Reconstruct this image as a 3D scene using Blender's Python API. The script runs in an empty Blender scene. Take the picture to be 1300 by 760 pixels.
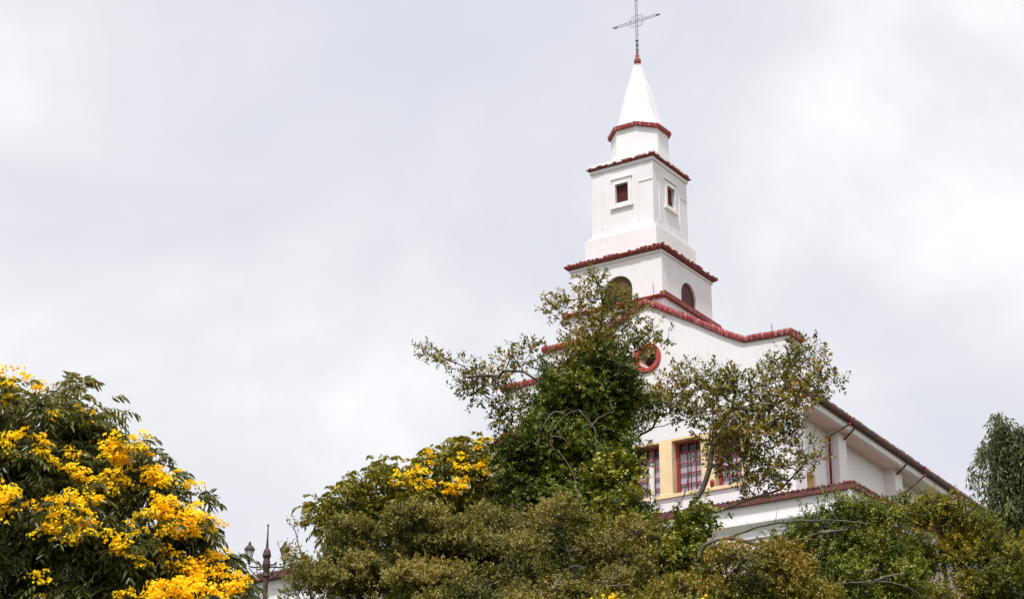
import bpy, bmesh, math, random
import numpy as np
from mathutils import Vector, Matrix

# ------------------------------------------------------------------ camera, sky, sun, exposure
scene = bpy.context.scene
col = scene.collection
R = math.radians
PITCH = R(21.5)
cam_d = bpy.data.cameras.new('camera'); cam = bpy.data.objects.new('camera', cam_d); col.objects.link(cam)
cam.location = (0, 0, 1.6); cam.rotation_euler = (R(90) + PITCH, 0, 0)
cam_d.sensor_width = 36; cam_d.lens = 36 * 2655 / 1300; cam_d.clip_end = 6000; cam_d.clip_start = 0.1
scene.camera = cam

SUN_EL, SUN_AZ = 63, 196          # azimuth clockwise from +Y (the viewing direction): behind the camera, to the left
world = bpy.data.worlds.new('World'); scene.world = world; world.use_nodes = True
wn = world.node_tree; wn.nodes.clear()
def N(nt, t, **k):
    n = nt.nodes.new(t)
    for a, b in k.items():
        if a.startswith('i_'): n.inputs[a[2:].replace('_', ' ')].default_value = b
        else: setattr(n, a, b)
    return n
wout = N(wn, 'ShaderNodeOutputWorld')
sky = N(wn, 'ShaderNodeTexSky', sky_type='NISHITA', sun_disc=False, sun_elevation=R(SUN_EL), sun_rotation=R(SUN_AZ), air_density=1.0, dust_density=2.0)
bg1 = N(wn, 'ShaderNodeBackground'); bg1.inputs['Strength'].default_value = 0.12
wn.links.new(sky.outputs[0], bg1.inputs['Color'])
tc = N(wn, 'ShaderNodeTexCoord')
def wnoise(scale, loc, detail, rough, dist=0.0, sc=(1, 1, 1)):
    m = N(wn, 'ShaderNodeMapping'); m.inputs['Location'].default_value = loc; m.inputs['Scale'].default_value = sc
    n = N(wn, 'ShaderNodeTexNoise'); n.inputs['Scale'].default_value = scale; n.inputs['Detail'].default_value = detail
    n.inputs['Roughness'].default_value = rough; n.inputs['Distortion'].default_value = dist
    wn.links.new(tc.outputs['Generated'], m.inputs['Vector']); wn.links.new(m.outputs[0], n.inputs['Vector']); return n
n1 = wnoise(2.6, (0.15, 0.9, 3.3), 6, 0.52, 0.5)
n2 = wnoise(8, (4.1, 7.3, 0.2), 5, 0.55, 0.8)
mixn = N(wn, 'ShaderNodeMath', operation='MULTIPLY_ADD'); mixn.inputs[1].default_value = 0.26
wn.links.new(n2.outputs['Fac'], mixn.inputs[0]); wn.links.new(n1.outputs['Fac'], mixn.inputs[2])
cr = N(wn, 'ShaderNodeValToRGB')
e = cr.color_ramp.elements
e[0].position = 0.40; e[0].color = (0.64, 0.655, 0.745, 1)
e[1].position = 0.70; e[1].color = (0.93, 0.93, 0.935, 1)
x = e.new(0.49); x.color = (0.685, 0.69, 0.755, 1)
x = e.new(0.56); x.color = (0.735, 0.735, 0.785, 1)
x = e.new(0.63); x.color = (0.80, 0.80, 0.83, 1)
sx = N(wn, 'ShaderNodeSeparateXYZ'); wn.links.new(tc.outputs['Generated'], sx.inputs[0])
sq = N(wn, 'ShaderNodeMath', operation='MULTIPLY'); wn.links.new(sx.outputs['X'], sq.inputs[0]); wn.links.new(sx.outputs['X'], sq.inputs[1])
gx = N(wn, 'ShaderNodeMath', operation='MULTIPLY_ADD'); gx.inputs[1].default_value = 1.3      # the cloud is thinner and brighter on either side
wn.links.new(sq.outputs[0], gx.inputs[0]); wn.links.new(mixn.outputs[0], gx.inputs[2])
wn.links.new(gx.outputs[0], cr.inputs[0])
bg2 = N(wn, 'ShaderNodeBackground'); bg2.inputs['Strength'].default_value = 1.0
wn.links.new(cr.outputs[0], bg2.inputs['Color'])
wm = N(wn, 'ShaderNodeMixShader'); wm.inputs[0].default_value = 0.93
wn.links.new(bg1.outputs[0], wm.inputs[1]); wn.links.new(bg2.outputs[0], wm.inputs[2]); wn.links.new(wm.outputs[0], wout.inputs['Surface'])

sd = bpy.data.lights.new('sun', 'SUN'); sd.energy = 3.5; sd.angle = R(5); sd.color = (1.0, 0.965, 0.935)
so = bpy.data.objects.new('sun', sd); col.objects.link(so)
sdir = Vector((math.sin(R(SUN_AZ)) * math.cos(R(SUN_EL)), math.cos(R(SUN_AZ)) * math.cos(R(SUN_EL)), math.sin(R(SUN_EL))))
so.rotation_euler = sdir.to_track_quat('Z', 'Y').to_euler()
vs = scene.view_settings
vs.view_transform = 'Standard'; vs.look = 'None'; vs.exposure = 0.2; vs.gamma = 1.0; vs.use_curve_mapping = False
scene.render.engine = 'CYCLES'

# ------------------------------------------------------------------ geometry of the view -> places in the world
FPX, CX, CY = 2655., 650., 380.
def ray(px, py):
    a = (px - CX) / FPX; b = -(py - CY) / FPX
    return np.array([a, math.cos(PITCH) - b * math.sin(PITCH), math.sin(PITCH) + b * math.cos(PITCH)])
CAMP = np.array([0, 0, 1.6])
def at(px, py, D):                       # point at horizontal distance D
    d = ray(px, py); return CAMP + d * D / math.hypot(d[0], d[1])
def mpp(py, D):                          # metres per photo pixel at that distance
    return D / math.cos(R(24)) / FPX * 1.0
def ground_z(x, y):
    t = np.clip((np.asarray(y, float) - 4) / 83., 0, 1)
    z = 17.0 * (0.65 * t + 0.35 * t * t * (3 - 2 * t))
    return z - 0.02 * np.clip(np.asarray(y, float) - 140, 0, None) + 0.0 * np.asarray(x)

# ------------------------------------------------------------------ helpers
def tag(o, label=None, cat=None, group=None, kind=None):
    for k, v in (('label', label), ('category', cat), ('group', group), ('kind', kind)):
        if v: o[k] = v
    return o
def empty(name, loc, rz=0):
    o = bpy.data.objects.new(name, None); col.objects.link(o); o.location = loc; o.rotation_euler = (0, 0, rz); o.empty_display_size = 0.2
    return o
def link(name, me, m, parent=None):
    o = bpy.data.objects.new(name, me); col.objects.link(o)
    if m is not None:
        for mm in (m if isinstance(m, (list, tuple)) else [m]): me.materials.append(mm)
    if parent: o.parent = parent
    return o
def from_bm(name, bm, m, parent=None, bevel=0, smooth=False):
    if bevel:
        bmesh.ops.bevel(bm, geom=[e for e in bm.edges if e.is_manifold and e.calc_face_angle(0) > 0.5], offset=bevel, segments=2, affect='EDGES', profile=0.6)
    bmesh.ops.recalc_face_normals(bm, faces=bm.faces)
    me = bpy.data.meshes.new(name); bm.to_mesh(me); bm.free()
    if smooth: me.shade_smooth()
    return link(name, me, m, parent)
def box(bm, x0, x1, y0, y1, z0, z1):
    vs_ = [bm.verts.new(p) for p in ((x0,y0,z0),(x1,y0,z0),(x1,y1,z0),(x0,y1,z0),(x0,y0,z1),(x1,y0,z1),(x1,y1,z1),(x0,y1,z1))]
    for f in ((0,3,2,1),(4,5,6,7),(0,1,5,4),(1,2,6,5),(2,3,7,6),(3,0,4,7)): bm.faces.new([vs_[i] for i in f])
def prism_y(bm, pts, y0, y1):            # polygon in (x, z) extruded along y
    a = [bm.verts.new((p[0], y0, p[1])) for p in pts]; b = [bm.verts.new((p[0], y1, p[1])) for p in pts]
    n = len(pts)
    bm.faces.new(a); bm.faces.new(b[::-1])
    for i in range(n): bm.faces.new((a[i], b[i], b[(i+1) % n], a[(i+1) % n]))
def prism_x(bm, pts, x0, x1):            # polygon in (y, z)
    a = [bm.verts.new((x0, p[0], p[1])) for p in pts]; b = [bm.verts.new((x1, p[0], p[1])) for p in pts]
    n = len(pts)
    bm.faces.new(a); bm.faces.new(b[::-1])
    for i in range(n): bm.faces.new((a[i], b[i], b[(i+1) % n], a[(i+1) % n]))
def tube(bm, pts, rad, n=8):
    pts = [Vector(p) for p in pts]; rings = []
    for i, p in enumerate(pts):
        d = (pts[min(i+1, len(pts)-1)] - pts[max(i-1, 0)]).normalized()
        ref = Vector((0, 0, 1)) if abs(d.z) < 0.95 else Vector((1, 0, 0))
        s = d.cross(ref).normalized(); t = s.cross(d).normalized()
        r = rad[i] if isinstance(rad, (list, tuple)) else rad
        rings.append([bm.verts.new(p + (s * math.cos(2*math.pi*k/n) + t * math.sin(2*math.pi*k/n)) * r) for k in range(n)])
    for A, B in zip(rings, rings[1:]):
        for k in range(n): bm.faces.new((A[k], A[(k+1) % n], B[(k+1) % n], B[k]))
    bm.faces.new(rings[0][::-1]); bm.faces.new(rings[-1])
def lathe(bm, prof, n=16, c=(0, 0), rot=0.0):      # prof: (r, z)
    rings = []
    for r, z in prof:
        rings.append([bm.verts.new((c[0] + r*math.cos(2*math.pi*k/n + rot), c[1] + r*math.sin(2*math.pi*k/n + rot), z)) for k in range(n)])
    for A, B in zip(rings, rings[1:]):
        for k in range(n): bm.faces.new((A[k], A[(k+1) % n], B[(k+1) % n], B[k]))
    bm.faces.new(rings[0][::-1]); bm.faces.new(rings[-1])
def cut(o, fill):
    bm = bmesh.new(); fill(bm); bmesh.ops.recalc_face_normals(bm, faces=bm.faces)
    me = bpy.data.meshes.new('cut'); bm.to_mesh(me); bm.free()
    c = bpy.data.objects.new('cut', me); col.objects.link(c); c.matrix_world = o.matrix_world.copy()
    par = o.parent; o.parent = None
    md = o.modifiers.new('b', 'BOOLEAN'); md.operation = 'DIFFERENCE'; md.solver = 'EXACT'; md.object = c
    dg = bpy.context.evaluated_depsgraph_get(); dg.update()
    new = bpy.data.meshes.new_from_object(o.evaluated_get(dg)); o.modifiers.clear(); o.data = new
    bpy.data.objects.remove(c); o.parent = par
def weather(bm, amp, freq=1.2, seed=0):     # slightly uneven plaster edges
    from mathutils import noise
    for v in bm.verts:
        v.co += noise.noise_vector(v.co * freq + Vector((seed, seed, seed))) * amp

# ------------------------------------------------------------------ materials
def mat(name):
    m = bpy.data.materials.new(name); m.use_nodes = True; nt = m.node_tree; nt.nodes.clear()
    out = N(nt, 'ShaderNodeOutputMaterial'); b = N(nt, 'ShaderNodeBsdfPrincipled')
    nt.links.new(b.outputs[0], out.inputs[0]); b.inputs['Specular IOR Level'].default_value = 0.3
    return m, nt, b
def ramp(nt, src, stops):
    r = N(nt, 'ShaderNodeValToRGB'); el = r.color_ramp.elements
    el[0].position, el[0].color = stops[0][0], (*stops[0][1], 1); el[1].position, el[1].color = stops[-1][0], (*stops[-1][1], 1)
    for p, c in stops[1:-1]: q = el.new(p); q.color = (*c, 1)
    nt.links.new(src, r.inputs[0]); return r.outputs[0]
def tex(nt, scale, sc=(1,1,1), detail=4, rough=0.55, off=(0,0,0), dist=0.0):
    t = N(nt, 'ShaderNodeTexCoord'); m = N(nt, 'ShaderNodeMapping'); m.inputs['Scale'].default_value = sc; m.inputs['Location'].default_value = off
    n = N(nt, 'ShaderNodeTexNoise'); n.inputs['Scale'].default_value = scale; n.inputs['Detail'].default_value = detail; n.inputs['Roughness'].default_value = rough
    n.inputs['Distortion'].default_value = dist
    nt.links.new(t.outputs['Object'], m.inputs[0]); nt.links.new(m.outputs[0], n.inputs['Vector']); return n.outputs['Fac']
def mixc(nt, fac, a, b, mode='MIX'):
    m = N(nt, 'ShaderNodeMix', data_type='RGBA', blend_type=mode)
    for i, s in ((0, fac), (6, a), (7, b)):
        if isinstance(s, (int, float)): m.inputs[i].default_value = s
        elif isinstance(s, tuple): m.inputs[i].default_value = (*s, 1)
        else: nt.links.new(s, m.inputs[i])
    return m.outputs[2]
def bump(nt, b, h, strength=0.3, dist=0.02):
    n = N(nt, 'ShaderNodeBump'); n.inputs['Strength'].default_value = strength; n.inputs['Distance'].default_value = dist
    nt.links.new(h, n.inputs['Height']); nt.links.new(n.outputs[0], b.inputs['Normal'])

def plaster(name, base=(0.83, 0.80, 0.825), dirt=(0.44, 0.39, 0.37), amt=0.8):
    m, nt, b = mat(name); b.inputs['Roughness'].default_value = 0.85
    streak = ramp(nt, tex(nt, 2.2, (3.2, 3.2, 0.22), 5, 0.62), [(0.55, (0,0,0)), (0.80, (1,1,1))])
    patch = ramp(nt, tex(nt, 0.8, (1,1,1), 6, 0.7, (5,2,1)), [(0.40, (0,0,0)), (0.75, (1,1,1))])
    f = N(nt, 'ShaderNodeMath', operation='MULTIPLY'); nt.links.new(streak, f.inputs[0]); nt.links.new(patch, f.inputs[1])
    f2 = N(nt, 'ShaderNodeMath', operation='MULTIPLY'); nt.links.new(f.outputs[0], f2.inputs[0]); f2.inputs[1].default_value = amt
    c = mixc(nt, f2.outputs[0], base, dirt)
    var = ramp(nt, tex(nt, 0.45, (1,1,1), 4, 0.6, (2,9,4)), [(0.3, (0.90,0.892,0.888)), (0.7, (1,1,1))])
    c = mixc(nt, 1.0, c, var, 'MULTIPLY')
    spots = ramp(nt, tex(nt, 7.0, (1,1,1), 3, 0.5, (1,8,4)), [(0.70, (0,0,0)), (0.76, (1,1,1))])
    f3 = N(nt, 'ShaderNodeMath', operation='MULTIPLY'); nt.links.new(spots, f3.inputs[0]); f3.inputs[1].default_value = 0.35
    c = mixc(nt, f3.outputs[0], c, (0.46, 0.42, 0.40))
    nt.links.new(c, b.inputs['Base Color']); bump(nt, b, tex(nt, 9, (1,1,1), 5, 0.6), 0.25, 0.02); return m
def painted_red(name, c0, c1, streaks, sc=7.0, horizontal=False):
    m, nt, b = mat(name); b.inputs['Roughness'].default_value = 0.7
    c = ramp(nt, tex(nt, 2.5, (1,1,1), 5, 0.6), [(0.3, c0), (0.7, c1)])
    s = ramp(nt, tex(nt, sc, (1.6, 1.6, 0.14), 3, 0.6, (3,3,3)), [(0.53, (0,0,0)), (0.66, (1,1,1))])
    f = N(nt, 'ShaderNodeMath', operation='MULTIPLY'); nt.links.new(s, f.inputs[0]); f.inputs[1].default_value = streaks
    c = mixc(nt, f.outputs[0], c, (0.62, 0.50, 0.48))
    g = ramp(nt, tex(nt, 6, (1,1,1), 5, 0.7, (8,1,1)), [(0.55, (0,0,0)), (0.72, (1,1,1))])
    f2 = N(nt, 'ShaderNodeMath', operation='MULTIPLY'); nt.links.new(g, f2.inputs[0]); f2.inputs[1].default_value = 0.5
    c = mixc(nt, f2.outputs[0], c, (0.09, 0.035, 0.03))
    nt.links.new(c, b.inputs['Base Color']); bump(nt, b, tex(nt, 14, (1,1,1), 4, 0.6), 0.5, 0.02); return m
def simple(name, c, rough=0.6, metal=0.0, var=0.2, sc=5.0, c2=None):
    m, nt, b = mat(name); b.inputs['Roughness'].default_value = rough; b.inputs['Metallic'].default_value = metal
    lo = tuple(v * (1 - var) for v in c); hi = c2 or tuple(min(1, v * (1 + var)) for v in c)
    nt.links.new(ramp(nt, tex(nt, sc, (1,1,1), 5, 0.65), [(0.35, lo), (0.65, hi)]), b.inputs['Base Color'])
    bump(nt, b, tex(nt, sc * 4, (1,1,1), 4, 0.6), 0.3, 0.01); return m
M = dict(
    wall=plaster('white_plaster'), wall2=plaster('nave_plaster', (0.83, 0.80, 0.82), amt=0.6),
    coping=painted_red('gable_coping_paint', (0.22, 0.018, 0.024), (0.31, 0.030, 0.036), 0.7, 12.0),
    cornice=painted_red('tower_cornice_paint', (0.20, 0.028, 0.025), (0.30, 0.05, 0.042), 0.55, 9.0),
    red=simple('red_paint', (0.30, 0.035, 0.035), 0.45), darkred=simple('dark_red_shutter', (0.075, 0.007, 0.009), 0.6),
    ring=simple('orange_red_ring', (0.42, 0.06, 0.05), 0.6), pink=simple('pink_plaster', (0.68, 0.45, 0.42), 0.8, var=0.06),
    dark=simple('dark_void', (0.02, 0.018, 0.018), 0.9), yellow=simple('ochre_plaster', (0.80, 0.62, 0.38), 0.8, var=0.07, sc=2.0),
    tile=simple('clay_tile', (0.14, 0.055, 0.048), 0.85, var=0.4, sc=9.0), gutter=simple('brown_gutter', (0.10, 0.048, 0.045), 0.6, var=0.3),
    beige=simple('beige_plaster', (0.58, 0.47, 0.43), 0.85, var=0.06, sc=2.0), iron=simple('cross_iron', (0.20, 0.22, 0.27), 0.5, 0.3),
    lampiron=simple('lamp_iron', (0.085, 0.05, 0.045), 0.6, 0.2, var=0.4, sc=12), curtain=simple('pale_curtain', (0.44, 0.42, 0.50), 0.8, var=0.1),
    brownboard=simple('brown_board', (0.12, 0.075, 0.025), 0.8, var=.5, sc=5.0), soffit=simple('soffit_plaster', (0.76, 0.67, 0.645), 0.85, var=0.04), cream=simple('cream_post', (0.74, 0.73, 0.70), 0.6, var=0.05),
)
def mk_glass():
    m, nt, b = mat('window_glass'); b.inputs['Base Color'].default_value = (0.02, 0.025, 0.03, 1); b.inputs['Roughness'].default_value = 0.08
    return m
M['glass'] = mk_glass()
def mk_lampglass():
    m, nt, b = mat('lantern_glass'); b.inputs['Base Color'].default_value = (0.85, 0.84, 0.80, 1); b.inputs['Roughness'].default_value = 0.35
    b.inputs['Transmission Weight'].default_value = 0.6; return m
M['lampglass'] = mk_lampglass()
def mk_ground():
    m, nt, b = mat('hillside_grass'); b.inputs['Roughness'].default_value = 0.95
    nt.links.new(ramp(nt, tex(nt, 0.6, (1,1,1), 8, 0.7), [(0.35, (0.035, 0.05, 0.015)), (0.6, (0.07, 0.085, 0.03)), (0.75, (0.12, 0.09, 0.05))]), b.inputs['Base Color'])
    bump(nt, b, tex(nt, 8, (1,1,1), 6, 0.7), 0.8, 0.1); return m
def leafmat(name, stops, trans=0.15, rough=0.45, spec=0.35):
    m = bpy.data.materials.new(name); m.use_nodes = True; nt = m.node_tree; nt.nodes.clear()
    out = N(nt, 'ShaderNodeOutputMaterial'); at_ = N(nt, 'ShaderNodeAttribute', attribute_name='tint')
    c = ramp(nt, at_.outputs['Fac'], stops)
    b = N(nt, 'ShaderNodeBsdfPrincipled'); b.inputs['Roughness'].default_value = rough; b.inputs['Specular IOR Level'].default_value = spec
    nt.links.new(c, b.inputs['Base Color'])
    t = N(nt, 'ShaderNodeBsdfTranslucent'); h = N(nt, 'ShaderNodeHueSaturation'); h.inputs['Value'].default_value = 1.5; h.inputs['Saturation'].default_value = 1.15
    nt.links.new(c, h.inputs['Color']); nt.links.new(h.outputs[0], t.inputs['Color'])
    mx = N(nt, 'ShaderNodeMixShader'); mx.inputs[0].default_value = trans
    nt.links.new(b.outputs[0], mx.inputs[1]); nt.links.new(t.outputs[0], mx.inputs[2]); nt.links.new(mx.outputs[0], out.inputs[0])
    return m
def mk_bark(name, c0, c1):
    m, nt, b = mat(name); b.inputs['Roughness'].default_value = 0.9
    nt.links.new(ramp(nt, tex(nt, 5, (1,1,0.4), 6, 0.7), [(0.35, c0), (0.65, c1)]), b.inputs['Base Color'])
    bump(nt, b, tex(nt, 25, (1,1,0.3), 4, 0.6), 0.6, 0.02); return m
BARK = mk_bark('grey_bark', (0.055, 0.045, 0.035), (0.19, 0.16, 0.13)); BARKD = mk_bark('dark_bark', (0.03, 0.025, 0.02), (0.10, 0.08, 0.06))
BARKP = mk_bark('pale_dead_bark', (0.08, 0.06, 0.05), (0.24, 0.19, 0.165))

# ------------------------------------------------------------------ ground
xs = np.concatenate([np.linspace(-2500, -120, 12), np.linspace(-110, 110, 111), np.linspace(120, 2500, 12)])
ys = np.concatenate([np.linspace(-400, -30, 8), np.linspace(-25, 160, 94), np.linspace(180, 3000, 20)])
X, Y = np.meshgrid(xs, ys); Z = ground_z(X, Y)
near = np.exp(-((X / 120) ** 2 + ((Y - 60) / 120) ** 2))
Z = Z + near * 0.12 * np.sin(X * 0.37 + 1.2 * np.sin(Y * 0.23)) * np.clip((78 - Y) / 10, 0, 1)
V = np.stack([X.ravel(), Y.ravel(), Z.ravel()], 1); nx = len(xs)
Fc = [(j*nx+i, j*nx+i+1, (j+1)*nx+i+1, (j+1)*nx+i) for j in range(len(ys)-1) for i in range(nx-1)]
me = bpy.data.meshes.new('ground'); me.from_pydata(V.tolist(), [], Fc); me.shade_smooth()
tag(link('ground', me, mk_ground()), kind='structure')

# ------------------------------------------------------------------ church (local frame: x along the facade to the right, y into the building, z above its floor)
GZ = 16.9
FX, FY = 11.8798, 84.1657
church = empty('church', (FX, FY, GZ), R(-33))
tag(church, 'white hilltop church with a tall square bell tower and red copings', 'church')
Zc = lambda z: z - GZ
def P(z): return z - GZ

# facade wall ------------------------------------------------
CA = -7.1
prof = [(0.0, 33.12), (-2.1, 33.2), (-3.2, 33.75), (-4.3, 34.45), (-5.4, 35.1), (-6.3, 35.6), (-7.0, 36.0), (-7.75, 35.6), (-8.7, 35.1), (-9.8, 34.5), (-11.0, 33.85), (-12.2, 33.35), (-14.6, 33.3)]
bm = bmesh.new(); prism_y(bm, [(0.0, P(GZ)), ] + [(a, P(z)) for a, z in prof] + [(-14.6, P(GZ))], 0.0, 1.1)
facade = from_bm('gable_facade', bm, M['wall'], church)
def c_fac(bm):
    lathe(bm, [(0.62, -1), (0.62, 2)], 40)
    for v in bm.verts: v.co = Vector((v.co.x - 6.95, v.co.z, v.co.y + P(33.42)))
    box(bm, -12.2, -2.1, -0.5, 0.95, P(26.95), P(29.45))
cut(facade, c_fac)
# coping on the gable
def coping_poly(profile, up, dn, ext0, ext1):
    pts = [Vector((a, z)) for a, z in profile]; n = len(pts); top = []; bot = []
    for i, p in enumerate(pts):
        d = (pts[min(i+1, n-1)] - pts[max(i-1, 0)]).normalized(); nrm = Vector((d.y, -d.x))
        if nrm.y < 0: nrm = -nrm
        q = p.copy()
        if i == 0: q -= d * ext0
        if i == n-1: q += d * ext1
        top.append(q + nrm * up); bot.append(q - nrm * dn)
    return top, bot
def subdiv(profile, k=5):
    out = []
    for (a, z), (b, w) in zip(profile, profile[1:]):
        for i in range(k): out.append((a + (b-a)*i/k, z + (w-z)*i/k))
    out.append(profile[-1]); return out
def coping(name, profile, y0, y1, up, dn, parent, e0=0.15, e1=0.15, m='coping', seed=0, amp=0.03):
    top, bot = coping_poly(subdiv(profile), up, dn, e0, e1); bm = bmesh.new()
    ys_ = (y0, y0 + 0.05, y1 - 0.05, y1); rows = []
    for i, (t, b) in enumerate(zip(top, bot)):
        mid = (t + b) / 2
        ring = [(b.x, y0 + .04, P(b.y)), (b.x, y1 - .04, P(b.y)), (b.x, y1, P(b.y) + .06), (mid.x, y1 + .02, P(mid.y)), (t.x, y1 - .02, P(t.y) - .05), (t.x, (y0+y1)/2, P(t.y) + .03), (t.x, y0 + .02, P(t.y) - .05), (mid.x, y0 - .02, P(mid.y)), (b.x, y0, P(b.y) + .06)]
        rows.append([bm.verts.new(q) for q in ring])
    for A_, B_ in zip(rows, rows[1:]):
        for k in range(9): bm.faces.new((A_[k], A_[(k+1) % 9], B_[(k+1) % 9], B_[k]))
    bm.faces.new(rows[0]); bm.faces.new(rows[-1][::-1]); weather(bm, amp, 1.7, seed)
    return from_bm(name, bm, M[m], parent)
coping('coping', prof, -0.14, 1.26, 0.31, 0.02, facade)
# oculus
bm = bmesh.new()
n = 40
for r0, r1, y0, y1 in ((0.46, 0.70, -0.10, 0.05),):
    rings = [[bm.verts.new((-6.95 + r*math.cos(2*math.pi*k/n), y, P(33.42) + r*math.sin(2*math.pi*k/n))) for k in range(n)] for r, y in ((r0, y1), (r0, y0 + .03), (r0 + .04, y0), (r1 - .04, y0), (r1, y0 + .03), (r1, y1))]
    for A_, B_ in zip(rings, rings[1:] + rings[:1]):
        for k in range(n): bm.faces.new((A_[k], A_[(k+1) % n], B_[(k+1) % n], B_[k]))
ocu = from_bm('oculus', bm, M['ring'], facade, smooth=False)
def annulus(name, r0, r1, y0, y1, m, parent):
    bm = bmesh.new()
    rings = [[bm.verts.new((-6.95 + r*math.cos(2*math.pi*k/n), y, P(33.42) + r*math.sin(2*math.pi*k/n))) for k in range(n)] for r, y in ((r0, y1), (r0, y0), (r1, y0), (r1, y1))]
    for A_, B_ in zip(rings, rings[1:] + rings[:1]):
        for k in range(n): bm.faces.new((A_[k], A_[(k+1) % n], B_[(k+1) % n], B_[k]))
    return from_bm(name, bm, m, parent)
bm = bmesh.new()
rings = [[bm.verts.new((-6.95 + r*math.cos(2*math.pi*k/n), y, P(33.42) + r*math.sin(2*math.pi*k/n))) for k in range(n)] for r, y in ((.618, .01), (.50, .012), (.47, .05), (.30, .30), (.30, .5), (.618, .5))]
for A_, B_ in zip(rings, rings[1:] + rings[:1]):
    for k in range(n): bm.faces.new((A_[k], A_[(k+1) % n], B_[(k+1) % n], B_[k]))
from_bm('oculus_reveal', bm, M['pink'], facade)
bm = bmesh.new()
vs_ = [bm.verts.new((-6.95 + .31*math.cos(2*math.pi*k/n), 0.42, P(33.42) + .31*math.sin(2*math.pi*k/n))) for k in range(n)]; bm.faces.new(vs_)
from_bm('oculus_pane', bm, M['dark'], facade)
# thin cracks / relief pilaster strips on the gable
for a, z0, z1 in ((-4.55, 30.6, 33.9), (-1.25, 30.0, 33.0)):
    bm = bmesh.new(); box(bm, a, a + .03, -0.012, 0.02, P(z0), P(z1)); from_bm('relief_line', bm, M['wall2'], facade)
# window band
band = church
bm = bmesh.new(); box(bm, -12.19, -2.11, -0.10, 0.60, P(26.80), P(26.95)); from_bm('window_sill', bm, M['yellow'], church, bevel=.02)
bm = bmesh.new(); box(bm, -12.19, -2.11, 0.002, 0.90, P(29.36), P(29.447)); from_bm('window_lintel', bm, M['yellow'], church)
bm = bmesh.new(); box(bm, -12.198, -2.102, 0.91, 0.947, P(26.96), P(29.35)); from_bm('window_back_wall', bm, M['yellow'], church)
for a in (-12.0, -10.25, -8.2, -6.15, -4.1, -2.3):
    w = 0.31 if a not in (-12.0, -2.3) else 0.19
    bm = bmesh.new(); box(bm, a - w, a + w, -0.03, 0.60, P(26.952), P(29.358)); from_bm('window_pier', bm, M['yellow'], church, bevel=.02)
for a0, a1 in ((-11.8, -10.57), (-9.93, -8.52), (-7.88, -6.47), (-5.83, -4.42), (-3.78, -2.5)):
    z0, z1 = P(26.97), P(29.34); y = 0.40
    bm = bmesh.new()
    box(bm, a0 + .02, a0 + .15, y - .05, y + .06, z0, z1); box(bm, a1 - .09, a1 - .01, y - .05, y + .06, z0, z1)
    box(bm, a0 + .15, a1 - .09, y - .045, y + .05, z0, z0 + .10); box(bm, a0 + .15, a1 - .09, y - .045, y + .05, z1 - .09, z1)
    for k in (1, 2): xx = a0 + .12 + (a1 - a0 - .18) * k / 3; box(bm, xx - .017, xx + .017, y - .04, y + .03, z0 + .1, z1 - .09)
    for k in range(1, 5): zz = z0 + (z1 - z0) * k / 5; box(bm, a0 + .15, a1 - .09, y - .035, y + .025, zz - .017, zz + .017)
    f = from_bm('window', bm, M['red'], church)
    bm = bmesh.new(); box(bm, a0 + .03, a1 - .03, y + .07, y + .08, z0, z1); from_bm('glass', bm, M['glass'], f)
    bm = bmesh.new()
    for s0, s1 in ((0.10, 0.46), (0.49, 0.95)):
        xa, xb = a0 + (a1-a0)*s0, a0 + (a1-a0)*s1; k = 16
        pr = [(xa + (xb-xa)*i/k, y + .052 + .010*math.sin(i*1.9)) for i in range(k+1)]
        A_ = [bm.verts.new((p[0], p[1], z0 + .02)) for p in pr]; B_ = [bm.verts.new((p[0], p[1], z0 + (z1-z0)*0.80)) for p in pr]
        for i in range(k): bm.faces.new((A_[i], A_[i+1], B_[i+1], B_[i]))
    from_bm('curtain', bm, M['curtain'], f)
# small red pots on the sill
for a in (-7.45, -3.9):
    bm = bmesh.new(); lathe(bm, [(0.05, P(26.95)), (0.08, P(26.98)), (0.10, P(27.08)), (0.10, P(27.2)), (0.06, P(27.27)), (0.03, P(27.3))], 14, (a, 0.0))
    o = from_bm('red_pot', bm, M['red'], None, smooth=True)
    o.location = church.location; o.rotation_euler = church.rotation_euler
    # own origin at its foot
    for v in o.data.vertices: v.co -= Vector((a, 0, P(26.95)))
    o.location = Vector((FX, FY, 0)) + Vector((math.cos(R(33))*a - 0.06*math.sin(R(33)), -math.sin(R(33))*a - .06*math.cos(R(33)), 26.952))
    tag(o, 'small red pot on the sill ' + ('at the left church window beside a white post' if a < -5 else 'behind the leaning branch, right of the yellow pillar'), 'pot', 'red pots on the window sill')

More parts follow.
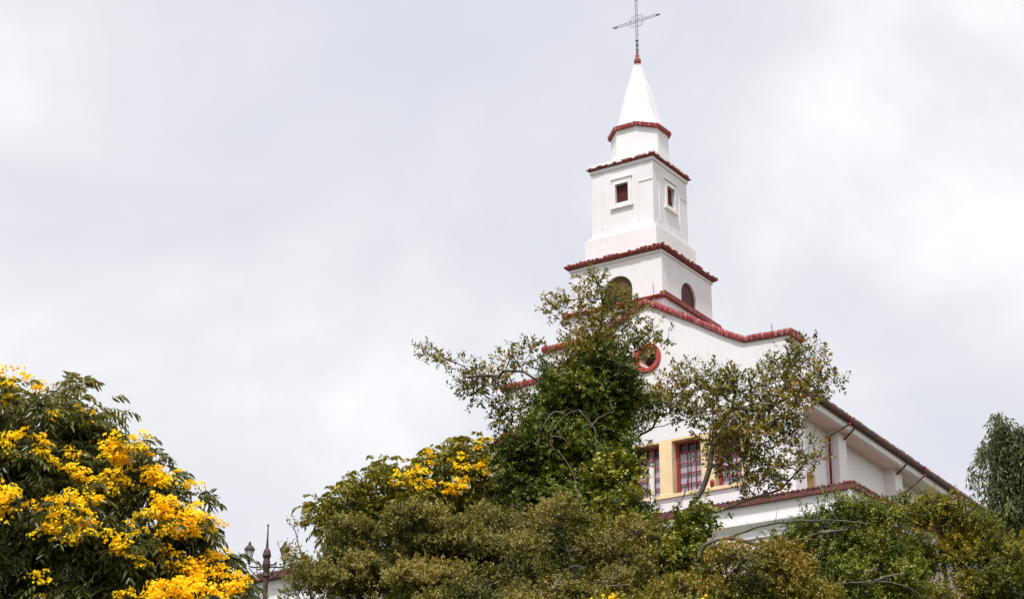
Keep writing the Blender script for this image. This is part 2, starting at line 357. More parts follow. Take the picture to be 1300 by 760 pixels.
# porch block / side aisle in front and to the right
bm = bmesh.new()
box(bm, -17.2, 2.95, -1.25, 12.0, 0, P(24.05)); aisle = from_bm('porch_wall', bm, M['beige'], church)
bm = bmesh.new()
prism_x(bm, [(-1.30, P(24.05)), (-1.30, P(24.35)), (-1.55, P(24.62)), (-1.55, P(24.72)), (-1.42, P(24.75)), (-1.42, P(25.42)), (12.0, P(25.42)), (12.0, P(24.05))], -17.35, 2.98)
prism_y(bm, [(2.981, P(24.05)), (3.0, P(24.35)), (3.25, P(24.62)), (3.25, P(24.72)), (3.12, P(24.75)), (3.12, P(25.42)), (2.981, P(25.42))], -1.55, 12.0)
from_bm('porch_cornice', bm, M['wall2'], church)
def tile_row(bm, p0, p1, out, step=0.23, r=0.085, depth=0.5, tilt=-0.12):
    p0, p1, out = Vector(p0), Vector(p1), Vector(out); L = (p1-p0).length; d = (p1-p0)/L; k = int(L/step); rnd = random.Random(int(L*100))
    for i in range(k):
        c = p0 + d*(i+.5)*step + out*rnd.uniform(-.02, .02); up = Vector((0, 0, 1)); rr = r*rnd.uniform(.9, 1.1)
        rings = []
        for s in (0, 1):
            q = c - out*depth*s + up*(-tilt*depth*s)
            rings.append([bm.verts.new(q + d*math.cos(t)*rr + up*math.sin(t)*rr*sg) for sg, rr_ in ((1, rr), (1, rr*.75)) for t in ([0, .6, 1.2, 1.94, 2.54, math.pi] if rr_ == rr else [])] )
        A_, B_ = rings
        for j in range(5): bm.faces.new((A_[j], A_[j+1], B_[j+1], B_[j]))
        bm.faces.new(A_)
bm = bmesh.new()
box(bm, -17.5, 3.30, -1.60, 0.0-.003, P(25.42), P(25.56)); box(bm, 1.5, 3.30, 0.0, 12.1, P(25.42), P(25.56))
box(bm, -17.46, 3.25, -1.56, -0.01, P(25.56), P(25.66))
tile_row(bm, (-17.5, -1.58, P(25.66)), (3.3, -1.58, P(25.66)), (0, -1, 0)); tile_row(bm, (3.27, -1.6, P(25.66)), (3.27, 12.1, P(25.66)), (1, 0, 0))
box(bm, 1.5, 3.25, 0.0, 12.05, P(25.56), P(25.66))
from_bm('porch_coping', bm, M['tile'], church)
# aisle lean-to roof
bm = bmesh.new(); prism_y(bm, [(-0.62, P(25.43)), (-0.62, P(26.2)), (3.0, P(25.70)), (3.0, P(25.43))], 0.0, 12.0); from_bm('aisle_roof', bm, M['tile'], church)
# shallow arches / panels on the porch wall
bm = bmesh.new()
for a in (-15.0, -11.0, -7.0, -3.0, 0.8):
    box(bm, a - .25, a + .25, -1.34, -1.24, 0.0, P(24.049))
from_bm('porch_pilaster', bm, M['wall2'], church)
bm = bmesh.new()
for a in (-13.0, -9.0, -5.0, -1.1):
    pts = [(a - 1.0, 0.1), (a + 1.0, 0.1), (a + 1.0, 4.2)] + [(a + math.cos(t)*1.0, 4.2 + math.sin(t)*1.0) for t in np.linspace(.2, math.pi - .2, 9)] + [(a - 1.0, 4.2)]
    prism_y(bm, pts, -1.275, -1.2)
from_bm('porch_door', bm, M['darkred'], church)
# raised scroll wall at the left end
pl = [(-15.9, 30.25), (-15.2, 30.5), (-14.6, 30.72), (-14.05, 31.0), (-13.55, 31.35)]
bm = bmesh.new(); prism_y(bm, [(a - .35, P(z - .5)) for a, z in ((-15.9, 25.95+.0),)] + [(-15.9, P(25.67))] + [(-13.5, P(25.67))] + [(a, P(z - .75)) for a, z in pl[::-1]], -1.2, -0.3)
from_bm('side_parapet', bm, M['wall2'], church)
coping('side_parapet_coping', [(a, z - .75) for a, z in pl], -1.32, -0.2, 0.34, 0.02, church, seed=5)

# block behind the gable on the left
bm = bmesh.new(); box(bm, -13.0, -7.6, 1.11, 4.2, P(30), P(35.25)); blk = from_bm('upper_block', bm, M['wall'], church)
coping('coping', [(-13.0, 35.25), (-11, 35.25), (-7.7, 35.25)], 0.95, 4.3, 0.30, 0.02, blk, seed=9)

# ---------------- bell tower, lower stage
TA, TV = -9.08, 3.45
def sqring(bm, h, z0, z1, c=(TA, TV)): box(bm, c[0]-h, c[0]+h, c[1]-h, c[1]+h, z0, z1)
bm = bmesh.new(); sqring(bm, 2.44, P(30), P(39.05)); tw = from_bm('bell_tower_base', bm, M['wall'], church)
def arch(bm, w, zb, zt, axis, c, lo, hi):
    r = w/2; pts = [(c - r, zb), (c + r, zb)] + [(c + math.cos(t)*r, zt - r + math.sin(t)*r) for t in np.linspace(0, math.pi, 17)]
    (prism_y if axis == 'y' else prism_x)(bm, pts, lo, hi)
def c_tw(bm):
    arch(bm, 1.55, P(36.4), P(38.17), 'y', TA + .1, TV - 3.2, TV - 1.75)
    arch(bm, 1.45, P(36.4), P(38.15), 'x', TV + .1, TA + 1.75, TA + 3.2)
    arch(bm, 1.55, P(36.4), P(38.17), 'y', TA, TV + 1.75, TV + 3.2)
    arch(bm, 1.45, P(36.4), P(38.15), 'x', TV, TA - 3.2, TA - 1.75)
cut(tw, c_tw)
bm = bmesh.new(); arch(bm, 1.53, P(36.41), P(38.16), 'y', TA + .1, TV - 2.30, TV - 1.752); from_bm('belfry_shutter', bm, M['brownboard'], tw)
bm = bmesh.new(); arch(bm, 1.43, P(36.41), P(38.14), 'x', TV + .1, TA + 1.752, TA + 2.34); from_bm('belfry_shutter', bm, M['darkred'], tw)
bm = bmesh.new(); arch(bm, 1.53, P(36.41), P(38.16), 'y', TA, TV + 1.752, TV + 1.90); from_bm('belfry_shutter', bm, M['darkred'], tw)
bm = bmesh.new(); arch(bm, 1.43, P(36.41), P(38.14), 'x', TV, TA - 2.05, TA - 1.752); from_bm('belfry_shutter', bm, M['darkred'], tw)
def sqcoping(name, h, z, up, parent, m='cornice', seed=0, sub=24, amp=.025, drop=0.0):
    bm = bmesh.new(); rows = []
    corners = [(-1, -1), (1, -1), (1, 1), (-1, 1)]; path = []
    for i in range(4):
        a, b = corners[i], corners[(i+1) % 4]
        for k in range(sub): path.append((a[0] + (b[0]-a[0])*k/sub, a[1] + (b[1]-a[1])*k/sub))
    prf = [(h - .55, z + .02), (h - .06, z), (h, z + .05), (h + .02, z + up*.5), (h - .03, z + up - .03), (h - .12, z + up + .03), (h - .55, z + up + .06)]
    rows = [[bm.verts.new((TA + r*x_, TV + r*y_, P(zz))) for r, zz in prf] for x_, y_ in path]
    nn = len(rows)
    for i in range(nn):
        A_, B_ = rows[i], rows[(i+1) % nn]
        for k in range(len(prf)): bm.faces.new((A_[k], A_[(k+1) % len(prf)], B_[(k+1) % len(prf)], B_[k]))
    weather(bm, amp, 2.6, seed)
    rnd = random.Random(seed + 1)          # small clay lumps of the tile ends along the rim
    for i in range(0, nn):
        if rnd.random() < .35: continue
        x_, y_ = path[i]
        c = Vector((TA + (h-.05)*x_, TV + (h-.05)*y_, P(z + up) + .0)); s = rnd.uniform(.05, .08)
        box(bm, c.x - s, c.x + s, c.y - s, c.y + s, c.z - .03, c.z + rnd.uniform(-.01, .045))
    return from_bm(name, bm, M[m], parent)
sqcoping('cornice', 2.68, 39.04, 0.17, tw, seed=2)
bm = bmesh.new(); sqring(bm, 2.50, P(38.88), P(38.97)); from_bm('moulding', bm, M['wall2'], tw)
bm = bmesh.new(); sqring(bm, 2.58, P(36.0), P(36.62)); bb = from_bm('tower_footing', bm, M['wall'], church)
# cut the arches free of the footing by keeping it outside the openings: coping round the footing
bm = bmesh.new()
coping('coping', [(TA - 2.55, 36.55), (TA, 36.55), (TA + 2.55, 36.55)], TV - 2.78, TV - 2.45, 0.20, 0.0, bb, m='cornice', seed=3)
bm = bmesh.new(); box(bm, TA + 2.5, TA + 2.76, TV - 2.78, TV + 2.7, P(36.58), P(36.80)); weather(bm, .02, 2, 3); from_bm('coping', bm, M['cornice'], bb)
bm = bmesh.new(); box(bm, TA - 2.76, TA - 2.5, TV - 2.78, TV + 2.7, P(36.58), P(36.80)); weather(bm, .02, 2, 3); from_bm('coping', bm, M['cornice'], bb)
# relief strips on the lower stage
for dx in (1.05, 1.75):
    bm = bmesh.new(); box(bm, TA + dx, TA + dx + .04, TV - 2.455, TV - 2.43, P(36.8), P(38.5)); from_bm('relief_line', bm, M['wall2'], tw)
# ---------------- upper stage
bm = bmesh.new(); sqring(bm, 1.68, P(39.2), P(44.35)); tu = from_bm('bell_tower_top', bm, M['wall'], church)
W = 0.35
def c_tu(bm):
    for s in (-1, 1):
        box(bm, TA - W, TA + W, TV + s*1.2 if s > 0 else TV - 2.2, TV + 2.2 if s > 0 else TV - 1.2, P(42.2), P(43.2))
        box(bm, TA + s*1.2 if s > 0 else TA - 2.2, TA + 2.2 if s > 0 else TA - 1.2, TV - W, TV + W, P(42.2), P(43.2))
cut(tu, c_tu)
bm = bmesh.new(); sqring(bm, 1.93, P(39.25), P(40.55)); from_bm('plinth', bm, M['wall'], tu, bevel=.03)
bm = bmesh.new(); sqring(bm, 1.80, P(40.551), P(40.70)); from_bm('plinth_moulding', bm, M['wall2'], tu)
sqcoping('cornice', 1.86, 44.24, 0.10, tu, seed=7)
bm = bmesh.new(); sqring(bm, 1.74, P(44.05), P(44.2)); from_bm('moulding', bm, M['wall2'], tu)
bm = bmesh.new(); sqring(bm, 1.80, P(44.3), P(44.5)); from_bm('tower_flat_top', bm, M['wall2'], tu)
for i in range(4):
    Rm = Matrix.Translation((TA, TV, 0)) @ Matrix.Rotation(i*math.pi/2, 4, 'Z')
    bm = bmesh.new(); y = -1.70
    box(bm, -.52, -W, y - .035, y + .06, P(42.05), P(43.36)); box(bm, W, .52, y - .035, y + .06, P(42.05), P(43.36))
    box(bm, -W, W, y - .05, y + .06, P(43.2), P(43.36)); box(bm, -.62, .62, y - .09, y + .06, P(41.95), P(42.06)); box(bm, -.58, .58, y - .07, y + .06, P(43.48), P(43.55))
    bm.transform(Rm); fr = from_bm('window_surround', bm, M['wall2'], tu, bevel=.008)
    bm = bmesh.new(); yy = -1.56
    box(bm, -W, W, yy, yy + .15, P(42.21), P(43.19)); bm.transform(Rm); from_bm('shutter', bm, M['darkred'], tu)
    bm = bmesh.new(); box(bm, -W, W, yy - .10, yy - .001, P(42.2), P(42.27)); bm.transform(Rm); from_bm('shutter_rail', bm, M['cream'], tu)
    for k_, q_ in enumerate(((-1.10, -1.06, 41.1, 43.1), (.88, .92, 41.1, 43.1), (.921, 1.66, 43.06, 43.1))):
        bm = bmesh.new(); box(bm, q_[0], q_[1], y - .013, y + .05, P(q_[2]), P(q_[3])); bm.transform(Rm); from_bm('relief_line', bm, M['wall2'], tu)
# ---------------- octagonal drum and spire
bm = bmesh.new(); lathe(bm, [(1.44, P(44.5)), (1.40, P(46.25))], 8, (TA+.08, TV), math.pi/8); dr = from_bm('spire_drum', bm, M['wall'], church)
bm = bmesh.new(); lathe(bm, [(1.46, P(44.72)), (1.46, P(44.76))], 8, (TA+.08, TV), math.pi/8); from_bm('drum_line', bm, M['wall2'], dr)
bm = bmesh.new(); lathe(bm, [(1.44, P(46.24)), (1.56, P(46.27)), (1.57, P(46.42)), (1.48, P(46.49)), (1.1, P(46.53))], 8, (TA+.08, TV), math.pi/8); from_bm('drum_rim', bm, M['coping'], dr)
bm = bmesh.new(); lathe(bm, [(1.36, P(46.50)), (1.12, P(46.80)), (0.88, P(47.6)), (0.55, P(48.9)), (0.30, P(49.75)), (0.17, P(50.25))], 8, (TA+.08, TV), math.pi/8); sp = from_bm('spire', bm, M['wall'], church)
bm = bmesh.new()
for k in range(8):
    t = math.pi/8 + k*math.pi/4; d_ = Vector((math.cos(t), math.sin(t), 0)); c0 = Vector((TA+.08, TV, 0))
    tube(bm, [c0 + d_*r + Vector((0, 0, P(z))) for r, z in ((1.36, 46.52), (1.125, 46.81), (0.885, 47.6), (0.555, 48.9), (0.305, 49.75), (0.175, 50.24))], .03, 5)
from_bm('spire_rib', bm, M['wall2'], sp)
bm = bmesh.new(); lathe(bm, [(0.18, P(50.15)), (0.19, P(50.2)), (0.13, P(50.27)), (0.16, P(50.36)), (0.18, P(50.46)), (0.15, P(50.58)), (0.09, P(50.68)), (0.10, P(50.76)), (0.05, P(50.95))], 12, (TA+.08, TV))
from_bm('finial', bm, M['cornice'], sp)
# ---------------- cross
bm = bmesh.new(); cx0 = TA + .08; CZ = 52.72
def bar(p, q, r=.022): tube(bm, [(cx0 + p[0], TV, P(CZ + p[1])), (cx0 + q[0], TV, P(CZ + q[1]))], r, 6)
for s in (-.055, .055):
    bar((s, -1.9), (s, 1.30), .017); bar((-1.22, s), (1.22, s), .013)
for i in range(13):
    z = -1.8 + i*.24; bar((-.055, z), (.055, z + .1), .009); bar((.055, z + .1), (-.055, z + .22), .009)
for i in range(10):
    z = -1.18 + i*.24; bar((z, -.055), (z + .1, .055), .008); bar((z + .1, .055), (z + .22, -.055), .008)
for r_ in (.33,):
    k = 28; tube(bm, [(cx0 + r_*math.cos(2*math.pi*i/k), TV, P(CZ) + r_*math.sin(2*math.pi*i/k)) for i in range(k+1)], .011, 5)
for sx in (-1, 1):
    for sy in (-1, 1):
        pts = []
        for i in range(14):
            t = i/13*4.4; rr = .17*(1 - i/17); pts.append((cx0 + sx*(.40 + rr*math.cos(t + 2.2)), TV, P(CZ) + sy*(.22 + rr*math.sin(t + 2.2))))
        tube(bm, pts, .009, 5); bar((sx*.1, sy*.1), (sx*.30, sy*.30), .007)
for p in ((-1.22, 0), (1.22, 0), (0, 1.3)):
    c = Vector((cx0 + p[0], TV, P(CZ + p[1]))); d_ = Vector((p[0], 0, p[1])).normalized()
    tube(bm, [c - d_*.12, c - d_*.06, c, c + d_*.08, c + d_*.16], [.02, .06, .035, .05, .01], 8)
tube(bm, [(cx0, TV, P(51.0)), (cx0, TV, P(51.6))], [.05, .045], 8)
for z in (51.1, 51.35, 51.6): lathe(bm, [(.07, P(z)), (.085, P(z + .03)), (.07, P(z + .06))], 8, (cx0, TV))
from_bm('cross', bm, M['iron'], church)
# cables and rod
bm = bmesh.new(); tube(bm, [(TA + 1.80, TV + 1.98, P(44.3)), (TA + 1.88, TV + 1.9, P(41.5)), (TA + 2.0, TV + 1.95, P(39.4)), (TA + 2.75, TV + 2.72, P(39.1)), (TA + 2.75, TV + 2.75, P(37.5)), (TA + 3.0, TV + 2.6, P(35.6))], .006, 5)
from_bm('cable', bm, M['cream'], church)
bm = bmesh.new(); tube(bm, [(-1.05, .6, P(33.4)), (-1.05, .6, P(34.05))], .022, 6); from_bm('lightning_rod', bm, M['iron'], church)
bm = bmesh.new(); tube(bm, [(-6.9, .7, P(36.2)), (-6.95, .7, P(37.3))], .02, 5); from_bm('lightning_rod', bm, M['iron'], church)

# ---------------- nave
def dz(v): return -0.025 * v
NL = 46.0
bm = bmesh.new()
pts = [(1.1, 0), (NL, 0), (NL, P(30.45 + dz(NL))), (1.1, P(30.45))]
prism_x(bm, pts, -13.9, -0.6); nave = from_bm('nave_wall', bm, M['wall2'], church)
niches = [(v0, v0 + 1.5) for v0 in (1.75, 7.6, 13.6, 19.6, 25.6, 31.6)]
def c_nave(bm):
    for v0, v1 in niches: box(bm, -1.1, 0.2, v0, v1, P(26.3 - .02*v0), P(27.82 - .025*v0))
cut(nave, c_nave)
for v0, v1 in niches:
    z0, z1 = P(26.3 - .02*v0), P(27.82 - .025*v0)
    bm = bmesh.new(); t = .03
    box(bm, -1.099, -.63, v0, v0 + t, z0, z1); box(bm, -1.099, -.63, v1 - t, v1, z0, z1); box(bm, -1.099, -.63, v0 + t, v1 - t, z1 - t, z1); box(bm, -1.099, -.57, v0 + t, v1 - t, z0, z0 + t)
    o = from_bm('window_reveal', bm, M['yellow'], church)
    bm = bmesh.new(); box(bm, -1.09, -1.05, v0 + t, v1 - t, z0 + t, z1 - t); from_bm('window_pane', bm, M['yellow'] if v0 < 3 else M['glass'], church)
for i, v in enumerate((4.75, 11.0, 17.2, 23.4, 29.6, 35.8, 42.0)):
    bm = bmesh.new(); box(bm, -.6 + .002, -.08, v, v + .85, 0, P(30.35 + dz(v))); from_bm('buttress', bm, M['wall2'], church, bevel=.015)
# eave box cornice: stepped section sweeping along the nave
def sweep(bm, sec, v0, v1):
    a = [bm.verts.new((x_, v0, P(z + dz(v0)))) for x_, z in sec]; b = [bm.verts.new((x_, v1, P(z + dz(v1)))) for x_, z in sec]; n_ = len(sec)
    bm.faces.new(a); bm.faces.new(b[::-1])
    for i in range(n_): bm.faces.new((a[i], b[i], b[(i+1) % n_], a[(i+1) % n_]))
bm = bmesh.new(); sweep(bm, [(-.62, 30.30), (-.62, 30.60), (.40, 30.60), (.40, 30.22), (.26, 30.17), (.20, 30.30)], 1.11, NL); from_bm('eave_cornice', bm, M['wall2'], church)
bm = bmesh.new(); sweep(bm, [(-.61, 30.299), (.19, 30.299), (.19, 30.26), (-.61, 30.26)], 1.12, NL - .01); from_bm('eave_soffit', bm, M['soffit'], church)
bm = bmesh.new(); sweep(bm, [(.401, 30.52), (.401, 30.74), (.62, 30.76), (.66, 30.66), (.62, 30.53), (.52, 30.49)], .9, NL + .2); from_bm('gutter', bm, M['gutter'], church)
bm = bmesh.new(); sweep(bm, [(.50, 30.765), (-7.2, 33.0), (-14.9, 30.765), (-14.9, 30.65), (-7.2, 32.6), (-.3, 30.605), (.50, 30.65)], 1.102, NL + .1)
rf = from_bm('nave_roof', bm, M['tile'], church)
bm = bmesh.new()
v = 1.25
rnd = random.Random(4)
while v < NL:
    r_ = rnd.uniform(.075, .09); ring = []
    for (x_, z) in ((.60 + rnd.uniform(-.02, .03), 30.74), (-7.2, 33.02)):
        ring.append([bm.verts.new((x_, v + math.cos(t)*r_, P(z + dz(v)) + math.sin(t)*r_)) for t in (0, .8, 1.57, 2.34, math.pi)])
    for j in range(4): bm.faces.new((ring[0][j], ring[0][j+1], ring[1][j+1], ring[1][j]))
    bm.faces.new(ring[0]); v += .24
from_bm('roof_tiles', bm, M['tile'], church)
# downpipes
def pipe(pts, r, m):
    bm = bmesh.new(); P3 = [Vector((a, v_, P(z))) for a, v_, z in pts]
    tube(bm, P3, r, 8)
    for p in P3[1:-1]: bmesh.ops.create_uvsphere(bm, u_segments=8, v_segments=6, radius=r*1.12, matrix=Matrix.Translation(p))
    return from_bm('downpipe', bm, m, church, smooth=True)
for v0 in (4.15, 16.6, 29.0):
    d_ = dz(v0)
    pipe([(.62, v0 + .15, 30.66 + d_), (.74, v0 + .15, 30.60 + d_), (.70, v0 + .2, 30.28 + d_), (-.42, v0 + .42, 29.95 + d_), (-.45, v0 + .42, 25.7)], .055, M['red'])
for v0 in (12.6, 24.6):
    d_ = dz(v0)
    pipe([(.62, v0 + .15, 30.70 + d_), (.74, v0 + .15, 30.64 + d_), (.70, v0 + .2, 30.28 + d_), (-.30, v0 + .15, 29.6 + d_), (-.32, v0 + .15, 25.7)], .055, M['red'])
for v0 in (5.1, 10.9, 22.0, 27.0):
    d_ = dz(v0)
    pipe([(.55, v0, 30.55 + d_), (.55, v0, 30.30 + d_), (-.07, v0 + .3, 30.0 + d_)], .045, M['gutter'])

# ------------------------------------------------------------------ white post on the porch roof
def churchpt(a, v_, z):
    return Vector((FX + math.cos(R(33))*a + math.sin(R(33))*v_, FY - math.sin(R(33))*a + math.cos(R(33))*v_, z))
post = empty('post', churchpt(-6.32, -1.0, 25.665), R(-33)); tag(post, 'slim white post with a dark cap in front of the red framed window', 'post')
bm = bmesh.new(); lathe(bm, [(.16, 0), (.16, .15), (.12, .2), (.115, 2.35), (.14, 2.4), (.14, 2.48)], 16); from_bm('shaft', bm, M['cream'], post)
bm = bmesh.new(); lathe(bm, [(.17, 2.48), (.15, 2.56), (.05, 2.72), (.03, 2.95), (.01, 3.05)], 12); from_bm('cap', bm, M['lampiron'], post)

# ------------------------------------------------------------------ low white wall far left with a tiled coping
p0 = at(250, 750, 96); p1 = at(420, 722, 91); q = Vector(p1 - p0); q.z = 0; Lw = q.length
ztop = (p0[2] + p1[2]) / 2 + .34
wl = empty('garden_wall', (p0[0], p0[1], GZ), math.atan2(q.y, q.x)); tag(wl, 'white wall with brown tile coping behind the ornate lamp post', 'wall')
bm = bmesh.new(); box(bm, 0, Lw, 0, 6, 0, ztop - GZ - .42); from_bm('wall_body', bm, M['wall'], wl)
bm = bmesh.new(); prism_x(bm, [(-.35, ztop - GZ - .42), (-.35, ztop - GZ - .22), (3.0, ztop - GZ + .9), (6.3, ztop - GZ - .22), (6.3, ztop - GZ - .42)], -.2, Lw + .2)
tile_row(bm, (-.2, -.34, ztop - GZ - .20), (Lw + .2, -.34, ztop - GZ - .20), (0, -1, 0), .25, .1, 1.5, -.33)
from_bm('tile_coping', bm, M['tile'], wl)

# ------------------------------------------------------------------ ornate lamp post
LD = 60.
lp = at(339, 760, LD); lz = float(ground_z(lp[0], lp[1])); lx, ly = at(339, 700, LD)[:2]
def lzp(y): return at(339, y, LD)[2] - lz
lamp = empty('street_lamp', (lx, ly, lz)); tag(lamp, 'ornate dark iron lamp post with curled arms beside the yellow flowering tree', 'street lamp')
bm = bmesh.new()
lathe(bm, [(.24, 0), (.24, .25), (.17, .35), (.13, .5), (.12, 1.2), (.15, 1.3), (.085, 1.45), (.07, lzp(740)), (.07, lzp(733)), (.11, lzp(731)), (.085, lzp(728)), (.09, lzp(722)), (.12, lzp(716)), (.09, lzp(709)), (.13, lzp(705)), (.10, lzp(699)), (.045, lzp(695)), (.028, lzp(685)), (.018, lzp(668)), (.03, lzp(667)), (.03, lzp(666)), (.005, lzp(664.5))], 14)
from_bm('pole', bm, M['lampiron'], lamp, smooth=False)
def lantern(ax, ay, z0, parent, s=1.0):
    bm = bmesh.new(); lathe(bm, [(.075*s, z0), (.135*s, z0 + .30*s)], 6, (ax, ay)); g = from_bm('lantern_glass', bm, M['lampglass'], parent)
    bm = bmesh.new()
    lathe(bm, [(.02*s, z0 - .16*s), (.06*s, z0 - .12*s), (.04*s, z0 - .07*s), (.085*s, z0 - .03*s), (.085*s, z0)], 10, (ax, ay))
    lathe(bm, [(.17*s, z0 + .30*s), (.16*s, z0 + .34*s), (.10*s, z0 + .42*s), (.04*s, z0 + .47*s), (.05*s, z0 + .50*s), (.012*s, z0 + .58*s)], 12, (ax, ay))
    for k in range(6):
        t = k*math.pi/3; tube(bm, [(ax + .078*s*math.cos(t), ay + .078*s*math.sin(t), z0), (ax + .14*s*math.cos(t), ay + .14*s*math.sin(t), z0 + .31*s)], .009*s, 5)
    from_bm('lantern_frame', bm, M['lampiron'], parent)
for k in range(4):
    t = R((175, 5, 130, 310)[k]); dx, dy = math.cos(t), math.sin(t); Lr = .52
    bm = bmesh.new(); zc = lzp(722)
    pts = [(dx*s*Lr, dy*s*Lr, zc + .05*math.sin(s*5) + .16*s*s) for s in np.linspace(.12, 1, 10)]
    tube(bm, pts, .024, 6)
    pts = []
    for i in range(16):
        a_ = i/15*5.0; rr = .14*(1 - i/20); pts.append((dx*(.30 + rr*math.cos(a_ + 2.6)), dy*(.30 + rr*math.cos(a_ + 2.6)), zc - .13 + rr*math.sin(a_ + 2.6)))
    tube(bm, pts, .016, 5)
    tube(bm, [(dx*.1, dy*.1, zc - .30), (dx*.3, dy*.3, zc - .20), (dx*Lr, dy*Lr, zc + .05)], .016, 5)
    arm = from_bm('arm', bm, M['lampiron'], lamp)
    if k < 2: lantern(dx*Lr, dy*Lr, zc + .30, lamp, .95)

# ------------------------------------------------------------------ vegetation toolkit
rng = np.random.default_rng(7)
def unit(v): return v / np.maximum(np.linalg.norm(v, axis=-1, keepdims=True), 1e-9)
def rdir(n): return unit(rng.normal(size=(n, 3)))
T4 = (np.array([(0,0,0),(.45,.5,.10),(1,0,0),(.45,-.5,.10)], float), np.array([(0,2,1),(0,3,2)]))         # folded diamond leaf
T6 = (np.array([(0,0,0),(.30,.42,.06),(.72,.34,.0),(1,0,-.12),(.72,-.34,.0),(.30,-.42,.06),(.5,0,-.05)], float),
      np.array([(0,6,1),(1,6,2),(2,6,3),(3,6,4),(4,6,5),(5,6,0)]))                                          # broad leaf with a bent midrib
def leaf_mesh(name, pos, d, nrm, L, W, tint, tpl, m, parent):
    tv, tf = tpl; n_ = len(pos); d = unit(d); s = unit(np.cross(nrm, d)); up = np.cross(d, s)
    L = np.broadcast_to(L, (n_,))[:, None, None]; W = np.broadcast_to(W, (n_,))[:, None, None]
    v = pos[:, None, :] + d[:, None, :]*tv[None, :, 0:1]*L + s[:, None, :]*tv[None, :, 1:2]*W + up[:, None, :]*tv[None, :, 2:3]*L
    k = len(tv); f = (tf[None] + (np.arange(n_)*k)[:, None, None]).reshape(-1, 3)
    me = bpy.data.meshes.new(name); nv = n_*k; nf = len(f)
    me.vertices.add(nv); me.vertices.foreach_set('co', v.reshape(-1).astype(np.float32))
    me.loops.add(nf*3); me.loops.foreach_set('vertex_index', f.reshape(-1).astype(np.int32))
    me.polygons.add(nf); me.polygons.foreach_set('loop_start', np.arange(nf, dtype=np.int32)*3)
    a = me.attributes.new('tint', 'FLOAT', 'POINT'); a.data.foreach_set('value', np.repeat(np.clip(tint, 0, 1), k).astype(np.float32))
    me.update(); me.validate()
    return link(name, me, m, parent)
def noise3(p, f, seed=0):
    q = p*f + seed
    return (np.sin(q[:,0]*1.7 + 2.1*np.sin(q[:,1]*1.3 + .5)) + np.sin(q[:,1]*2.1 + 1.7*np.sin(q[:,2]*1.1 + 1.3)) + np.sin(q[:,2]*1.9 + 1.9*np.sin(q[:,0]*1.5 + 2.2)))/3
def blob_points(blobs, n_total, surf=0.35, lump=.18, cl=None, fill=.22, flat=.6, dens=.6):
    """blobs: (centre, rx, ry(depth), rz). With cl, the points gather in rounded clumps of radius cl (metres) with gaps between them"""
    vol = np.array([ (b[1]*b[3])**1.0 * b[2]**.5 for b in blobs]); cnt = np.maximum(3, (n_total*vol/vol.sum()).astype(int)); P_, Nn, I = [], [], []; base = 0
    for i, (b, c_) in enumerate(zip(blobs, cnt)):
        ids = np.full(c_, base); base += 1
        rr = np.array([b[1], b[2], b[3]])
        def raw(k):
            d = rdir(k); r = rng.random(k)**surf; r = r*(1 + lump*noise3(d*3.0 + i*2.3, 1.0, i)); return np.array(b[0]) + d*r[:, None]*rr, d*r[:, None]
        if cl is None: p_, n_ = raw(c_)
        else:
            rr = np.maximum(rr - cl*.45, rr*.35); m = max(2, int(dens*(b[1]*b[2] + b[1]*b[3] + b[2]*b[3])/(cl*cl))); cc, cn = raw(m); size = cl*rng.uniform(.6, 1.25, m)
            k1 = int(c_*(1-fill)); w = size**2; a_ = rng.choice(m, k1, p=w/w.sum()); d = rdir(k1); d[:, 2] = np.where(d[:, 2] < -.25, -d[:, 2], d[:, 2])
            q_ = cc[a_] + d*(size[a_]*rng.random(k1)**.35)[:, None]*np.array([1, 1, flat]); nq = d + cn[a_]*.5
            p2, n2_ = raw(c_-k1); n2_ = n2_*.6; p2 = np.array(b[0]) + (p2-np.array(b[0]))*.8; p_ = np.concatenate([q_, p2]); n_ = np.concatenate([nq, n2_]); ids = np.concatenate([base + a_, np.full(len(p2), base + m)]); base += m + 1
        P_.append(p_); Nn.append(n_); I.append(ids)
    return np.concatenate(P_), np.concatenate(Nn), np.concatenate(I)
def pblobs(lst, D, depth=1.0):
    out = []
    for b in lst:
        px, py, rp = b[:3]; rz = b[3] if len(b) > 3 else rp; dd = b[4] if len(b) > 4 else 0
        s = mpp(py, D + dd); out.append((at(px, py, D + dd), rp*s, max(rp, rz*.7)*s*depth, rz*s/math.cos(R(20))))
    return out
def resample(pts, step):
    pts = np.array(pts, float); out = [pts[0]]
    # smooth with Catmull-Rom
    n_ = len(pts); ext = np.vstack([2*pts[0]-pts[1], pts, 2*pts[-1]-pts[-2]])
    for i in range(n_-1):
        p0_, p1_, p2_, p3_ = ext[i], ext[i+1], ext[i+2], ext[i+3]; k = max(1, int(np.linalg.norm(p2_-p1_)/step))
        for j in range(1, k+1):
            t = j/k; out.append(.5*((2*p1_) + (-p0_+p2_)*t + (2*p0_-5*p1_+4*p2_-p3_)*t*t + (-p0_+3*p1_-3*p2_+p3_)*t**3))
    return np.array(out)
